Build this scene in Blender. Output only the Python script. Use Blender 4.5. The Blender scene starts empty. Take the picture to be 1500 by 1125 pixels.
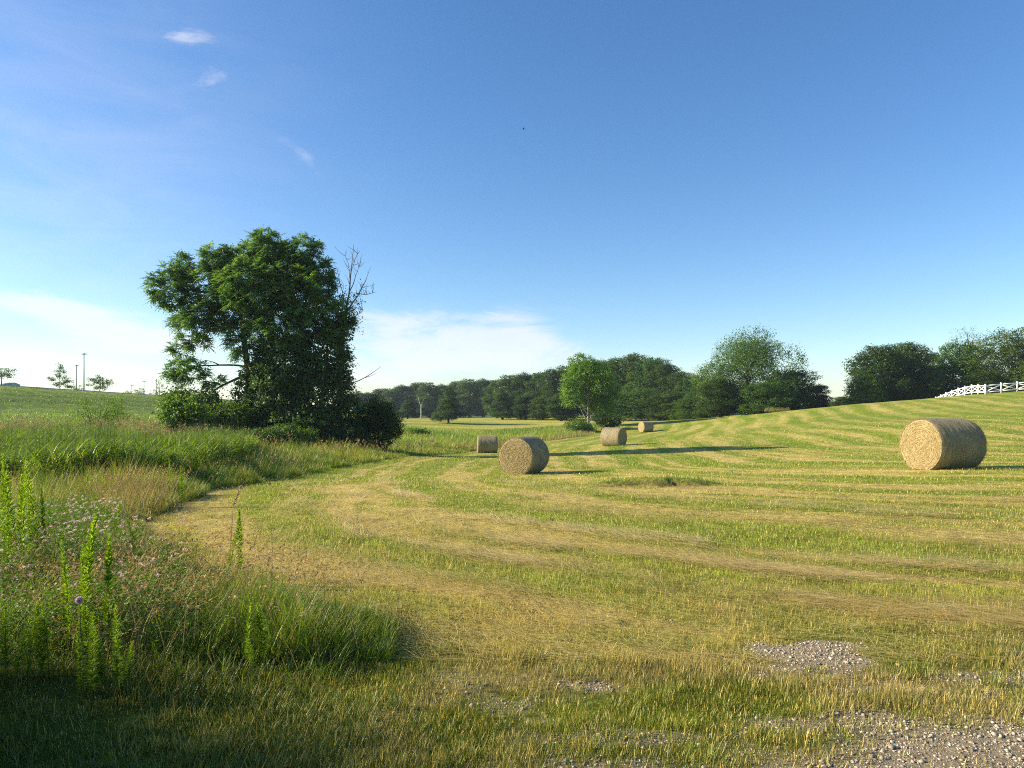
import bpy, math, random
import numpy as np
from mathutils import Vector, Matrix

RS = np.random.RandomState
rng = RS(7)
random.seed(7)
SC = bpy.context.scene
COL = SC.collection
F = 1032.0          # focal length in photo pixels
HZ = 600.0          # horizon row in the photo
CAMZ = 1.6
R = math.radians

def P(px, py, D):   # photo pixel at depth D -> world point
    return np.array([(px - 750.0) / F * D, D, CAMZ - (py - HZ) / F * D])

# ------------------------------------------------------------------ noise
def _hash(ix, iy, seed):
    h = (ix.astype(np.int64) * 374761393 + iy.astype(np.int64) * 668265263 + seed * 974634777) & 0xffffffff
    h = ((h ^ (h >> 13)) * 1274126177) & 0xffffffff
    h = h ^ (h >> 16)
    return (h & 0xffff) / 65535.0

def vnoise(x, y, scale=1.0, seed=0):
    x = np.asarray(x, float) / scale; y = np.asarray(y, float) / scale
    ix = np.floor(x).astype(np.int64); iy = np.floor(y).astype(np.int64)
    fx = x - ix; fy = y - iy
    fx = fx * fx * (3 - 2 * fx); fy = fy * fy * (3 - 2 * fy)
    a = _hash(ix, iy, seed); b = _hash(ix + 1, iy, seed); c = _hash(ix, iy + 1, seed); d = _hash(ix + 1, iy + 1, seed)
    return (a * (1 - fx) + b * fx) * (1 - fy) + (c * (1 - fx) + d * fx) * fy

def fbm(x, y, scale, seed=0, oct=3):
    s = 0; w = 0; a = 1.0
    for k in range(oct):
        s = s + a * vnoise(x, y, scale / 2 ** k, seed + 17 * k); w += a; a *= .55
    return s / w

def sstep(a, b, x):
    t = np.clip((np.asarray(x, float) - a) / (b - a), 0, 1)
    return t * t * (3 - 2 * t)

# ------------------------------------------------------------------ terrain
ctrl = []
for x in (-6, -2.5, 0, 2.5, 6):
    for y in (-4, 0, 4, 8):
        ctrl.append((x, y, 0.0))
def cp(px, py, D): ctrl.append(tuple(P(px, py, D)))
cp(768, 695, 27.6); cp(1380, 687.5, 20.3); cp(715, 664, 57); cp(898, 653.5, 55); cp(946, 633.5, 97)
cp(450, 657, 45); cp(560, 668, 40); cp(800, 666, 45); cp(940, 660, 45); cp(1170, 652, 45)
cp(715, 670, 45)
cp(1380, 632, 45); cp(1380, 602, 72); cp(1500, 625, 45); cp(1500, 592, 72)
cp(1500, 573, 95); cp(1443, 578, 95); cp(1365, 586, 92); cp(1423, 578, 99.5); cp(1404, 582, 104); cp(1386, 588, 108); cp(1363, 596.5, 115); cp(1250, 593, 96); cp(1150, 603.5, 100)
cp(1080, 613.5, 100); cp(1000, 627, 98); cp(1050, 632, 72); cp(1200, 618, 72)
cp(1700, 560, 95); cp(1700, 640, 40); cp(1700, 690, 18)
cp(1365, 602, 140); cp(1500, 580, 140); cp(1150, 606, 150); cp(1250, 600, 150)
cp(600, 712, 18); cp(900, 712, 18); cp(1150, 705, 18); cp(400, 712, 18); cp(250, 716, 18); cp(0, 718, 18); cp(-200, 718, 18)
cp(700, 658.5, 65); cp(740, 641, 100); cp(740, 631, 130); cp(657, 620, 150); cp(740, 614, 200); cp(600, 613.5, 260)
cp(865, 626, 110); cp(870, 637, 95); cp(930, 618, 140); cp(1010, 615, 150)
cp(200, 668, 30); cp(0, 668, 30); cp(0, 635, 45); cp(200, 635, 45); cp(0, 612, 62); cp(200, 612, 66); cp(350, 622, 70)
cp(350, 614, 90); cp(520, 625, 90); cp(520, 616, 150); cp(-250, 612, 55)
for a in range(0, 360, 30):
    ctrl.append((500 * math.sin(R(a)), 500 * math.cos(R(a)), -3.0 if a in (0, 30, 330) else 1.0))
for a in range(90, 271, 30):
    ctrl.append((60 * math.sin(R(a)), 60 * math.cos(R(a)), .6))
ctrl = np.array(ctrl)
def _tps(r2):
    return np.where(r2 > 1e-9, r2 * np.log(np.maximum(r2, 1e-9)), 0) * .5
SCL = 100.0
_c = ctrl[:, :2] / SCL
_n = len(_c)
_K = _tps(((_c[:, None] - _c[None]) ** 2).sum(-1)) + np.eye(_n) * 2e-5
_Pm = np.hstack([np.ones((_n, 1)), _c])
_A = np.zeros((_n + 3, _n + 3)); _A[:_n, :_n] = _K; _A[:_n, _n:] = _Pm; _A[_n:, :_n] = _Pm.T
_w = np.linalg.solve(_A, np.concatenate([ctrl[:, 2], np.zeros(3)]))

EA = np.array([-58.0, 80.0]); EB = np.array([-40.5, 110.0])
EDIR = (EB - EA) / np.linalg.norm(EB - EA)
ENRM = np.array([EDIR[1], -EDIR[0]])
def emb(x, y):
    """(distance to the near side of the embankment edge, position along it)"""
    return (x - EA[0]) * ENRM[0] + (y - EA[1]) * ENRM[1], (x - EA[0]) * EDIR[0] + (y - EA[1]) * EDIR[1]

def ground_z(x, y):
    x = np.asarray(x, float); y = np.asarray(y, float)
    shp = x.shape; xf = x.ravel(); yf = y.ravel(); out = np.zeros(xf.size)
    for i in range(0, xf.size, 20000):
        q = np.stack([xf[i:i + 20000], yf[i:i + 20000]], 1) / SCL
        k = _tps(((q[:, None] - _c[None]) ** 2).sum(-1))
        out[i:i + 20000] = k @ _w[:_n] + _w[_n] + q @ _w[_n + 1:]
    r = np.hypot(xf, yf)
    far = sstep(380, 560, r)
    out = out * (1 - far) + (-1.5) * far
    t, u = emb(xf, yf)
    top = 4.25 - .042 * np.clip(u, -80, 90)
    top = np.maximum(top, -1.0)
    m = 1 - sstep(0, 15, t)
    m = m * (1 - sstep(40, 72, u)) * (1 - sstep(330, 480, r))
    out = out * (1 - m) + top * m
    # gentle unevenness
    out = out + (fbm(xf, yf, 3.0, 5, 2) - .5) * .07 * sstep(2, 8, r)
    # low grassy bank in the middle of the field
    bk = bank_w(xf, yf)
    q = np.clip(1 - ((xf - 3.5) / 1.9) ** 2, 0, 1)
    ly = lip_y(xf)
    out = out + .22 * q * sstep(ly - .12, ly + .12, yf) * (1 - sstep(ly + .5, ly + 5, yf))
    return out.reshape(shp)

def lip_y(x): return 17.35 + .22 * ((x - 3.5) / 1.4) ** 2 + .5 * (vnoise(x, x * 0, .5, 38) - .5)
def bank_w(x, y):
    ly = lip_y(x)
    return sstep(0, .5, 1 - ((x - 3.6) / 1.9) ** 2 + .5 * (vnoise(x, y, .7, 37) - .5)) * sstep(ly - .05, ly + .1, y) * (1 - sstep(ly + 2.5, ly + 5.5, y))
def lip_shade_w(x, y):
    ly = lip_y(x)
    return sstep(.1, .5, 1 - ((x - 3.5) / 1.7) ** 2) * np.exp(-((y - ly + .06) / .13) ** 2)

def gz(x, y): return float(ground_z(np.array([x]), np.array([y]))[0])

# ------------------------------------------------------------------ zones
_bD = np.array([3.9, 4.4, 4.9, 5.4, 5.9, 7.0, 8.7, 11, 13, 16.5, 22, 30, 40, 50, 62, 75, 95, 110, 135])
_bX = np.array([-1.3, -.75, -.8, -1.15, -1.8, -3.0, -4.4, -5.7, -6.2, -6.8, -7.1, -7.0, -6.2, -5.0, -3.2, .5, 10.8, 14, 18])
def bX(y): return np.interp(y, _bD, _bX)
def tall_d(x, y):
    """metres inside the unmown area (positive = tall growth)"""
    x = np.asarray(x, float); y = np.asarray(y, float)
    wob = (fbm(x, y, 1.2, 31, 2) - .5) * .5 * np.clip(y / 8, .5, 2)
    d = bX(y) - x + wob
    d = np.minimum(d, (y - 3.95 - .12 * np.clip(-x - 1.2, 0, 30) * 0) * 1.0 + wob * .4)
    # growth beside the camera, off to the left
    d2 = np.minimum(np.minimum(-x - 3.3 + wob, y + 6), 4.6 - y)
    d = np.maximum(d, d2)
    return np.minimum(d, 128 - y)

def stripe(x, y):
    a = x - np.interp(y, [0, 8, 11, 16.5, 22, 30, 40, 62, 75, 95, 140], [-7.5, -6.6, -6.3, -6.8, -7.1, -7.0, -6.2, -3.2, .5, 8, 20])
    b = (y - 4.0) * .98 + .20 * (x - 2)
    k = 5.0
    m = np.minimum(a, b)
    return m - k * np.log(np.exp(-(a - m) / k) + np.exp(-(b - m) / k)) + (fbm(x, y, 6, 3, 3) - .5) * 1.5

def gravel_w(x, y):
    """bare gravel: the road edge bottom right, patches in the grass"""
    x = np.asarray(x, float); y = np.asarray(y, float)
    n = (fbm(x, y, .55, 41, 3) - .5)
    road = (x - .75) * .46 - (y - 3.22) + n * 1.6     # road lies where y < 3.2 + .4 x
    w = sstep(-.25, .40, road)
    for (cx, cy, rx, ry, am) in ((1.75, 4.65, .42, .30, 1), (2.02, 4.75, .30, .13, 1), (1.45, 4.22, .24, .17, 1), (2.15, 4.02, .45, .14, 1), (1.75, 4.35, .3, .1, .8),
                             (.46, 4.08, .22, .11, .8), (1.75, 3.62, .7, .22, .9), (.6, 3.45, .5, .12, .7)):
        q = 1 - np.sqrt(((x - cx) / rx) ** 2 + ((y - cy) / ry) ** 2) + n * 2.6 - .1
        w = np.maximum(w, am * sstep(-.05, .5, q))
    worn = (1 - sstep(3.9, 4.7, y - .12 * x)) * sstep(-.9, .3, x) * sstep(.54, .68, fbm(x, y, .38, 43, 3)) * .5
    return np.maximum(w, worn)

C_STRAW = np.array([.55, .435, .125]); C_GREEN = np.array([.24, .29, .028]); C_LUSH = np.array([.12, .185, .016]); C_BROWN = np.array([.21, .145, .055])
def mix(a, b, t): t = np.asarray(t)[..., None]; return a * (1 - t) + b * t

def field_col(x, y):
    s = stripe(x, y)
    per = 2.9
    w = .5 + .5 * np.sin(2 * np.pi * s / per + 1.2 * (fbm(x, y, 9, 12, 2) - .5))
    fine = .5 + .5 * np.sin(2 * np.pi * s / .74 + 3 * (fbm(x, y, 3, 13, 2) - .5))
    n = fbm(x, y, 1.6, 8, 3); n2 = fbm(x, y, 7, 9, 3)
    al = (x - y) * .16
    st1 = fbm(s / 1.25, al * .5, 1.0, 14, 3); st2 = fbm(s / .42, al, 1.0, 15, 2)
    dv = .42 * (w - .5) + .26 * (fine - .5) + 1.0 * (st1 - .5) + .95 * (st2 - .5) + .55 * (n - .5) + .25 * (n2 - .5)
    g = sstep(.24, .78, .60 + dv * (1 - .6 * sstep(26, 60, y)))
    c = mix(C_STRAW, C_GREEN, g)
    lush = sstep(.56, .72, n2 * .5 + fbm(x, y, 2.2, 19, 2) * .35 + .25 * w)
    c = mix(c, C_LUSH * 1.25, lush * .55)
    # the grassy bank and scattered uncut tufts
    bk = bank_w(x, y)
    c = mix(c, C_LUSH * 1.35, bk * .75)
    c = mix(c, np.array([.05, .042, .018]), lip_shade_w(x, y) * .7)  # dark strip paints in the shade under the bank's overhanging grass
    br = sstep(.62, .78, fbm(x, y, 1.1, 23, 3))
    c = mix(c, C_BROWN * 1.25, br * .3 * (1 - g))
    near = (1 - sstep(4.0, 5.0, y - .1 * x)) * sstep(-1.8, -.6, x)
    dry = sstep(.35, .65, fbm(x, y, .9, 27, 3))
    c = mix(c, mix(np.array([.36, .285, .13]), C_GREEN * .62, 1 - dry), near * .85)  # green lowered close by, the dim shade there worked into the colour
    band = np.exp(-((y - .12 * x - 5.1 + .8 * (fbm(x, y, 1.5, 29, 2) - .5)) / .7) ** 2) * sstep(-1.2, -.2, x) * (1 - sstep(2.0, 4.0, x) * .7)
    c = mix(c, C_STRAW * np.array([.95, .86, .85]), band * .8 * sstep(.25, .55, n)); g = g * (1 - .8 * band)
    lb = (1 - sstep(-1.6, -.5, x)) * (1 - sstep(4, 6, y))
    c = mix(c, C_LUSH * .9, lb * .8)
    return c, g, lush

# ------------------------------------------------------------------ mesh helpers
def mesh_obj(name, V, quads=None, tris=None, mat=None, parent=None, col=None, smooth=False, extra=None):
    me = bpy.data.meshes.new(name)
    V = np.asarray(V, np.float32)
    me.vertices.add(len(V)); me.vertices.foreach_set('co', V.ravel())
    idx = []; starts = []; p = 0
    if quads is not None and len(quads):
        q = np.asarray(quads, np.int32); idx.append(q.ravel()); starts.append(np.arange(len(q)) * 4 + p); p += q.size
    if tris is not None and len(tris):
        t = np.asarray(tris, np.int32); idx.append(t.ravel()); starts.append(np.arange(len(t)) * 3 + p); p += t.size
    idx = np.concatenate(idx).astype(np.int32); starts = np.concatenate(starts).astype(np.int32)
    me.loops.add(len(idx)); me.loops.foreach_set('vertex_index', idx)
    me.polygons.add(len(starts)); me.polygons.foreach_set('loop_start', starts)
    if smooth: me.polygons.foreach_set('use_smooth', np.ones(len(starts), bool))
    me.update(calc_edges=True)
    if col is not None:
        a = me.attributes.new('Col', 'FLOAT_COLOR', 'POINT')
        c4 = np.ones((len(V), 4), np.float32); c4[:, :3] = col
        a.data.foreach_set('color', c4.ravel())
    for k, v in (extra or {}).items():
        a = me.attributes.new(k, 'FLOAT', 'POINT'); a.data.foreach_set('value', np.asarray(v, np.float32))
    if mat: me.materials.append(mat)
    o = bpy.data.objects.new(name, me); COL.objects.link(o)
    if parent: o.parent = parent
    return o

class MB:
    """collects pieces into one mesh"""
    def __init__(s): s.V = []; s.Q = []; s.T = []; s.C = []; s.n = 0
    def add(s, V, Q=None, T=None, C=None):
        V = np.asarray(V, float)
        if Q is not None and len(Q): s.Q.append(np.asarray(Q) + s.n)
        if T is not None and len(T): s.T.append(np.asarray(T) + s.n)
        s.V.append(V)
        if C is not None: s.C.append(np.broadcast_to(np.asarray(C, float), V.shape))
        s.n += len(V)
    def build(s, name, mat, parent=None, smooth=False):
        return mesh_obj(name, np.concatenate(s.V), np.concatenate(s.Q) if s.Q else None, np.concatenate(s.T) if s.T else None,
                        mat, parent, np.concatenate(s.C) if s.C else None, smooth)

def tube(mb, pts, rad, sides=7, C=None, cap=True):
    pts = np.asarray(pts, float); n = len(pts); rad = np.broadcast_to(np.asarray(rad, float), (n,))
    tan = np.gradient(pts, axis=0); tan /= np.linalg.norm(tan, axis=1)[:, None] + 1e-9
    up = np.where(np.abs(tan[:, 2:3]) > .9, np.array([[1., 0, 0]]), np.array([[0, 0, 1.]]))
    a = np.cross(tan, up); a /= np.linalg.norm(a, axis=1)[:, None] + 1e-9
    for i in range(1, n):            # keep the frame from flipping
        v = a[i - 1] - tan[i] * np.dot(a[i - 1], tan[i]); a[i] = v / (np.linalg.norm(v) + 1e-9)
    b = np.cross(tan, a)
    th = np.arange(sides) / sides * 2 * np.pi
    V = pts[:, None] + rad[:, None, None] * (np.cos(th)[None, :, None] * a[:, None] + np.sin(th)[None, :, None] * b[:, None])
    V = V.reshape(-1, 3)
    i, j = np.meshgrid(np.arange(n - 1), np.arange(sides), indexing='ij'); j2 = (j + 1) % sides
    Q = np.stack([i * sides + j, i * sides + j2, (i + 1) * sides + j2, (i + 1) * sides + j], -1).reshape(-1, 4)
    T = []
    if cap:
        T = [(0, k + 1, k) for k in range(1, sides - 1)] + [((n - 1) * sides, (n - 1) * sides + k, (n - 1) * sides + k + 1) for k in range(1, sides - 1)]
    mb.add(V, Q, np.array(T) if len(T) else None, C)

def box(mb, c, h, ax=None, C=None):
    c = np.asarray(c, float); h = np.asarray(h, float)
    s = np.array([(x, y, z) for z in (-1, 1) for y in (-1, 1) for x in (-1, 1)], float) * h
    if ax is not None: s = s @ np.asarray(ax, float)
    Q = [(0, 2, 3, 1), (4, 5, 7, 6), (0, 1, 5, 4), (2, 6, 7, 3), (0, 4, 6, 2), (1, 3, 7, 5)]
    mb.add(c + s, Q, None, C)

def beam(mb, a, b, w, t, C=None):
    """bar of height w and thickness t from a to b"""
    a = np.asarray(a, float); b = np.asarray(b, float); d = b - a; L = np.linalg.norm(d); d = d / L
    side = np.cross(d, [0, 0, 1.]); side /= np.linalg.norm(side); up = np.cross(side, d)
    box(mb, (a + b) / 2, (L / 2, t / 2, w / 2), np.array([d, side, up]), C)

def ribbons(base, length, width, yaw, lean, curve, col, nseg=2, tipcol=None, r=rng, twist=None):
    """arched grass blades, returns V, Q, T, C"""
    N = len(base); length = np.broadcast_to(length, (N,)); width = np.broadcast_to(width, (N,))
    d = np.stack([np.cos(yaw), np.sin(yaw), np.zeros(N)], 1)
    fy = yaw + np.pi / 2 if twist is None else yaw + np.pi / 2 + twist
    sd = np.stack([np.cos(fy), np.sin(fy), np.zeros(N)], 1)
    p = np.array(base, float); V = []; C = []
    tipcol = col if tipcol is None else tipcol
    for k in range(nseg + 1):
        t = k / nseg
        wd = (width * (1 - t ** 1.7) * .5 if k else width * .38)[:, None]
        cc = col * (1 - t) + tipcol * t
        if k < nseg:
            V += [p - sd * wd, p + sd * wd]; C += [cc, cc]
        else:
            V += [p.copy()]; C += [cc]
        a = lean + curve * (k + .5) / nseg
        p = p + (length / nseg)[:, None] * (np.sin(a)[:, None] * d + np.cos(a)[:, None] * np.array([0, 0, 1.]))
    m = 2 * nseg + 1
    V = np.stack(V, 1).reshape(-1, 3); C = np.stack(C, 1).reshape(-1, 3)
    o = np.arange(N)[:, None] * m
    Q = np.concatenate([o + np.array([[2 * k, 2 * k + 1, 2 * k + 3, 2 * k + 2]]) for k in range(nseg - 1)]) if nseg > 1 else np.zeros((0, 4), int)
    T = o + np.array([[2 * nseg - 2, 2 * nseg - 1, 2 * nseg]])
    return V, Q, T, C

def leafquads(cen, axis, nrm, L, W, col, fold=.25):
    """rhombic leaves from a base point along axis"""
    N = len(cen); L = np.broadcast_to(L, (N,))[:, None]; W = np.broadcast_to(W, (N,))[:, None]
    ax = axis / (np.linalg.norm(axis, axis=1)[:, None] + 1e-9)
    sd = np.cross(ax, nrm); sd /= np.linalg.norm(sd, axis=1)[:, None] + 1e-9
    nn = np.cross(sd, ax)
    V = np.stack([cen, cen + ax * L * .45 + sd * W * .5 + nn * W * fold * .5, cen + ax * L - nn * L * .08, cen + ax * L * .45 - sd * W * .5 + nn * W * fold * .5], 1).reshape(-1, 3)
    Q = np.arange(N)[:, None] * 4 + np.array([[0, 1, 2, 3]])
    return V, Q, None, np.repeat(col, 4, 0)

def unit(n, r):
    v = r.normal(size=(n, 3)); return v / np.linalg.norm(v, axis=1)[:, None]

# ------------------------------------------------------------------ materials
def newmat(name):
    m = bpy.data.materials.new(name); m.use_nodes = True
    nt = m.node_tree; nt.nodes.clear()
    out = nt.nodes.new('ShaderNodeOutputMaterial')
    return m, nt, out

def N(nt, kind, **kw):
    n = nt.nodes.new(kind)
    for k, v in kw.items():
        if k.startswith('_'): setattr(n, k[1:], v)
        else: n.inputs[k.replace('_', ' ')].default_value = v
    return n

def leaf_mat(name, trans=.35, rough=.5, spec=.25, tcol=(1.12, 1.12, .5)):
    m, nt, out = newmat(name); L = nt.links
    at = N(nt, 'ShaderNodeAttribute', _attribute_name='Col')
    pb = N(nt, 'ShaderNodeBsdfPrincipled', Roughness=rough); pb.inputs['Specular IOR Level'].default_value = spec
    L.new(at.outputs['Color'], pb.inputs['Base Color'])
    tr = N(nt, 'ShaderNodeBsdfTranslucent')
    mu = N(nt, 'ShaderNodeMix', _data_type='RGBA', _blend_type='MULTIPLY'); mu.inputs[0].default_value = 1
    L.new(at.outputs['Color'], mu.inputs[6]); mu.inputs[7].default_value = (*tcol, 1)
    L.new(mu.outputs[2], tr.inputs['Color'])
    mx = N(nt, 'ShaderNodeMixShader'); mx.inputs[0].default_value = trans
    L.new(pb.outputs[0], mx.inputs[1]); L.new(tr.outputs[0], mx.inputs[2]); L.new(mx.outputs[0], out.inputs[0])
    return m

def plain_mat(name, col, rough=.8, noise=.25, scale=8.0, bump=.3, col2=None, metal=0.0, stretch=(1, 1, 1)):
    m, nt, out = newmat(name); L = nt.links
    tc = N(nt, 'ShaderNodeTexCoord'); mp = N(nt, 'ShaderNodeMapping'); mp.inputs['Scale'].default_value = stretch
    L.new(tc.outputs['Object'], mp.inputs[0])
    nz = N(nt, 'ShaderNodeTexNoise', Scale=scale, Detail=6.0, Roughness=.65); L.new(mp.outputs[0], nz.inputs['Vector'])
    rp = N(nt, 'ShaderNodeValToRGB'); e = rp.color_ramp.elements
    c2 = col2 or tuple(c * (1 - noise) for c in col)
    e[0].position = .32; e[0].color = (*c2, 1); e[1].position = .68; e[1].color = (*col, 1)
    L.new(nz.outputs['Fac'], rp.inputs[0])
    pb = N(nt, 'ShaderNodeBsdfPrincipled', Roughness=rough, Metallic=metal); pb.inputs['Specular IOR Level'].default_value = .3
    L.new(rp.outputs[0], pb.inputs['Base Color'])
    bp = N(nt, 'ShaderNodeBump', Strength=bump, Distance=.02); L.new(nz.outputs['Fac'], bp.inputs['Height']); L.new(bp.outputs[0], pb.inputs['Normal'])
    L.new(pb.outputs[0], out.inputs[0])
    return m

M_LEAF = leaf_mat('leaf', .46); M_GRASS = leaf_mat('grass_blade', .38, .45, .3); M_DRY = leaf_mat('dry_straw', .25, .7, .1, (1, .9, .7))
M_WEED = leaf_mat('weed_leaf', .5, .5, .2, (1.2, 1.15, .4))
M_PETAL = leaf_mat('petal', .3, .6, .2, (1, 1, 1))
M_BARK = plain_mat('bark', (.10, .078, .058), .9, .5, 5, .8, stretch=(2, 2, .5))
M_PALEBARK = plain_mat('pale_bark', (.42, .36, .29), .9, .45, 3, .6, stretch=(2, 2, .6))
M_DEAD = plain_mat('dead_wood', (.24, .20, .16), .9, .4, 5, .6)
M_WHITE = plain_mat('white_vinyl', (.80, .80, .78), .45, .07, 1.5, .05)
M_POLE = plain_mat('grey_pole', (.16, .17, .18), .6, .15, 3, .1)
M_KERB = plain_mat('kerb_concrete', (.50, .47, .40), .9, .3, 2, .3)
M_WALLW = plain_mat('pale_wall', (.55, .62, .68), .7, .15, 1, .1)
M_ROOF = plain_mat('grey_roof', (.42, .48, .55), .7, .3, 3, .2)

def ground_mat():
    m, nt, out = newmat('field_ground'); L = nt.links
    at = N(nt, 'ShaderNodeAttribute', _attribute_name='Col'); gr = N(nt, 'ShaderNodeAttribute', _attribute_name='gravel')
    tc = N(nt, 'ShaderNodeTexCoord')
    n1 = N(nt, 'ShaderNodeTexNoise', Scale=9.0, Detail=8.0, Roughness=.75); n2 = N(nt, 'ShaderNodeTexNoise', Scale=2.2, Detail=6.0, Roughness=.7)
    for n in (n1, n2): L.new(tc.outputs['Object'], n.inputs['Vector'])
    r1 = N(nt, 'ShaderNodeMapRange'); r1.inputs[1].default_value = .3; r1.inputs[2].default_value = .7; r1.inputs[3].default_value = .35; r1.inputs[4].default_value = 1.45
    r2 = N(nt, 'ShaderNodeMapRange'); r2.inputs[1].default_value = .3; r2.inputs[2].default_value = .7; r2.inputs[3].default_value = .62; r2.inputs[4].default_value = 1.3
    L.new(n1.outputs['Fac'], r1.inputs[0]); L.new(n2.outputs['Fac'], r2.inputs[0])
    mu = N(nt, 'ShaderNodeMath', _operation='MULTIPLY'); L.new(r1.outputs[0], mu.inputs[0]); L.new(r2.outputs[0], mu.inputs[1])
    vm = N(nt, 'ShaderNodeVectorMath', _operation='SCALE'); L.new(at.outputs['Color'], vm.inputs[0]); L.new(mu.outputs[0], vm.inputs['Scale'])
    # gravel
    vo = N(nt, 'ShaderNodeTexVoronoi', Scale=75.0); L.new(tc.outputs['Object'], vo.inputs['Vector'])
    hs = N(nt, 'ShaderNodeSeparateColor'); L.new(vo.outputs['Color'], hs.inputs[0])
    rp = N(nt, 'ShaderNodeValToRGB'); e = rp.color_ramp.elements
    e[0].color = (.23, .175, .11, 1); e[1].color = (.44, .36, .24, 1); L.new(hs.outputs[0], rp.inputs[0])
    mx = N(nt, 'ShaderNodeMix', _data_type='RGBA'); L.new(gr.outputs['Fac'], mx.inputs[0]); L.new(vm.outputs[0], mx.inputs[6]); L.new(rp.outputs[0], mx.inputs[7])
    pb = N(nt, 'ShaderNodeBsdfPrincipled', Roughness=.95); pb.inputs['Specular IOR Level'].default_value = .1
    L.new(mx.outputs[2], pb.inputs['Base Color'])
    ad = N(nt, 'ShaderNodeMath', _operation='ADD'); L.new(n1.outputs['Fac'], ad.inputs[0]); L.new(n2.outputs['Fac'], ad.inputs[1])
    bp = N(nt, 'ShaderNodeBump', Strength=.9, Distance=.10); L.new(ad.outputs[0], bp.inputs['Height']); L.new(bp.outputs[0], pb.inputs['Normal'])
    L.new(pb.outputs[0], out.inputs[0])
    return m

def stone_mat():
    m, nt, out = newmat('gravel_stone'); L = nt.links
    at = N(nt, 'ShaderNodeAttribute', _attribute_name='Col')
    pb = N(nt, 'ShaderNodeBsdfPrincipled', Roughness=.9); pb.inputs['Specular IOR Level'].default_value = .2
    L.new(at.outputs['Color'], pb.inputs['Base Color']); L.new(pb.outputs[0], out.inputs[0])
    return m
M_STONE = stone_mat()

# ------------------------------------------------------------------ tagging
def tag(o, label=None, cat=None, group=None, kind=None):
    if label: o['label'] = label
    if cat: o['category'] = cat
    if group: o['group'] = group
    if kind: o['kind'] = kind
    return o
def empty(name, loc, rz=0, scale=None):
    o = bpy.data.objects.new(name, None); COL.objects.link(o)
    o.location = [float(v) for v in loc]; o.rotation_euler = (0, 0, rz); o.empty_display_size = .3
    if scale is not None: o.scale = [float(v) for v in scale]
    return o
def copy_tree(root, loc, rz=0, scale=(1, 1, 1)):
    c = root.copy(); COL.objects.link(c); c.location = [float(v) for v in loc]; c.rotation_euler = (0, 0, rz); c.scale = [float(v) for v in scale]
    for ch in root.children:
        d = ch.copy(); COL.objects.link(d); d.parent = c
        for g in ch.children:
            e = g.copy(); COL.objects.link(e); e.parent = d
    return c

# ================================================================== THE SETTING
def build_ground():
    az = np.concatenate([np.linspace(-180, -48, 40)[:-1], np.linspace(-48, 48, 620), np.linspace(48, 180, 40)[1:]])
    rr = np.concatenate([[.0, .6, 1.2, 1.7], 2.2 * 1.0125 ** np.arange(0, 430), 480 * 1.12 ** np.arange(1, 11)])
    A, Rr = np.meshgrid(np.radians(az), rr, indexing='ij')
    X = Rr * np.sin(A); Y = Rr * np.cos(A); Z = ground_z(X, Y)
    Z -= .0
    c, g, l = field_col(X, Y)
    td = tall_d(X, Y)
    t = sstep(-.1, .5, td)
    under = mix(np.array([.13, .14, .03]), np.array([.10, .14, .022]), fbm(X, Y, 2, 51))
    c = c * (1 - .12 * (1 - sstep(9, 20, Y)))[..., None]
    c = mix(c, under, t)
    # bright rough grass between the seed grass and the embankment
    far_l = sstep(38, 46, Y) * sstep(-9, -14, X)
    gcol = mix(np.array([.20, .31, .03]), np.array([.12, .22, .022]), sstep(.35, .65, fbm(X, Y, 7, 61)))
    c = mix(c, gcol, far_l)
    te, u = emb(X, Y)
    em = (1 - sstep(12, 16, te)) * sstep(-.5, 0.3, te) * (u < 200)
    lines = .5 + .5 * np.sin(te * 3.0 + 3 * fbm(X, Y, 5, 71))
    c = mix(c, mix(np.array([.32, .37, .08]), np.array([.17, .27, .04]), lines), em * .95)
    # mown ground beyond the meadow
    fm = sstep(118, 130, Y + 6 * (fbm(X, Y, 12, 81) - .5)) * (X > -60)
    yc = mix(np.array([.52, .43, .10]), np.array([.27, .33, .04]), sstep(.35, .7, fbm(X * .3, Y, 6, 83)))
    c = mix(c, yc, fm * (1 - sstep(260, 330, np.hypot(X, Y))))
    c = mix(c, np.array([.10, .14, .04]), sstep(260, 330, np.hypot(X, Y)))
    gw = gravel_w(X, Y) * (1 - t)
    n, m = X.shape
    i, j = np.meshgrid(np.arange(n - 1), np.arange(m - 1), indexing='ij')
    Q = np.stack([i * m + j, (i + 1) * m + j, (i + 1) * m + j + 1, i * m + j + 1], -1).reshape(-1, 4)
    V = np.stack([X, Y, Z], -1).reshape(-1, 3)
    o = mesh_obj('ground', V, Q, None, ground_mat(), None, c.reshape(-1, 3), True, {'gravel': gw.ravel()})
    tag(o, 'mown hay field rising to a low crest', 'ground', kind='structure')
build_ground()

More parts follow.
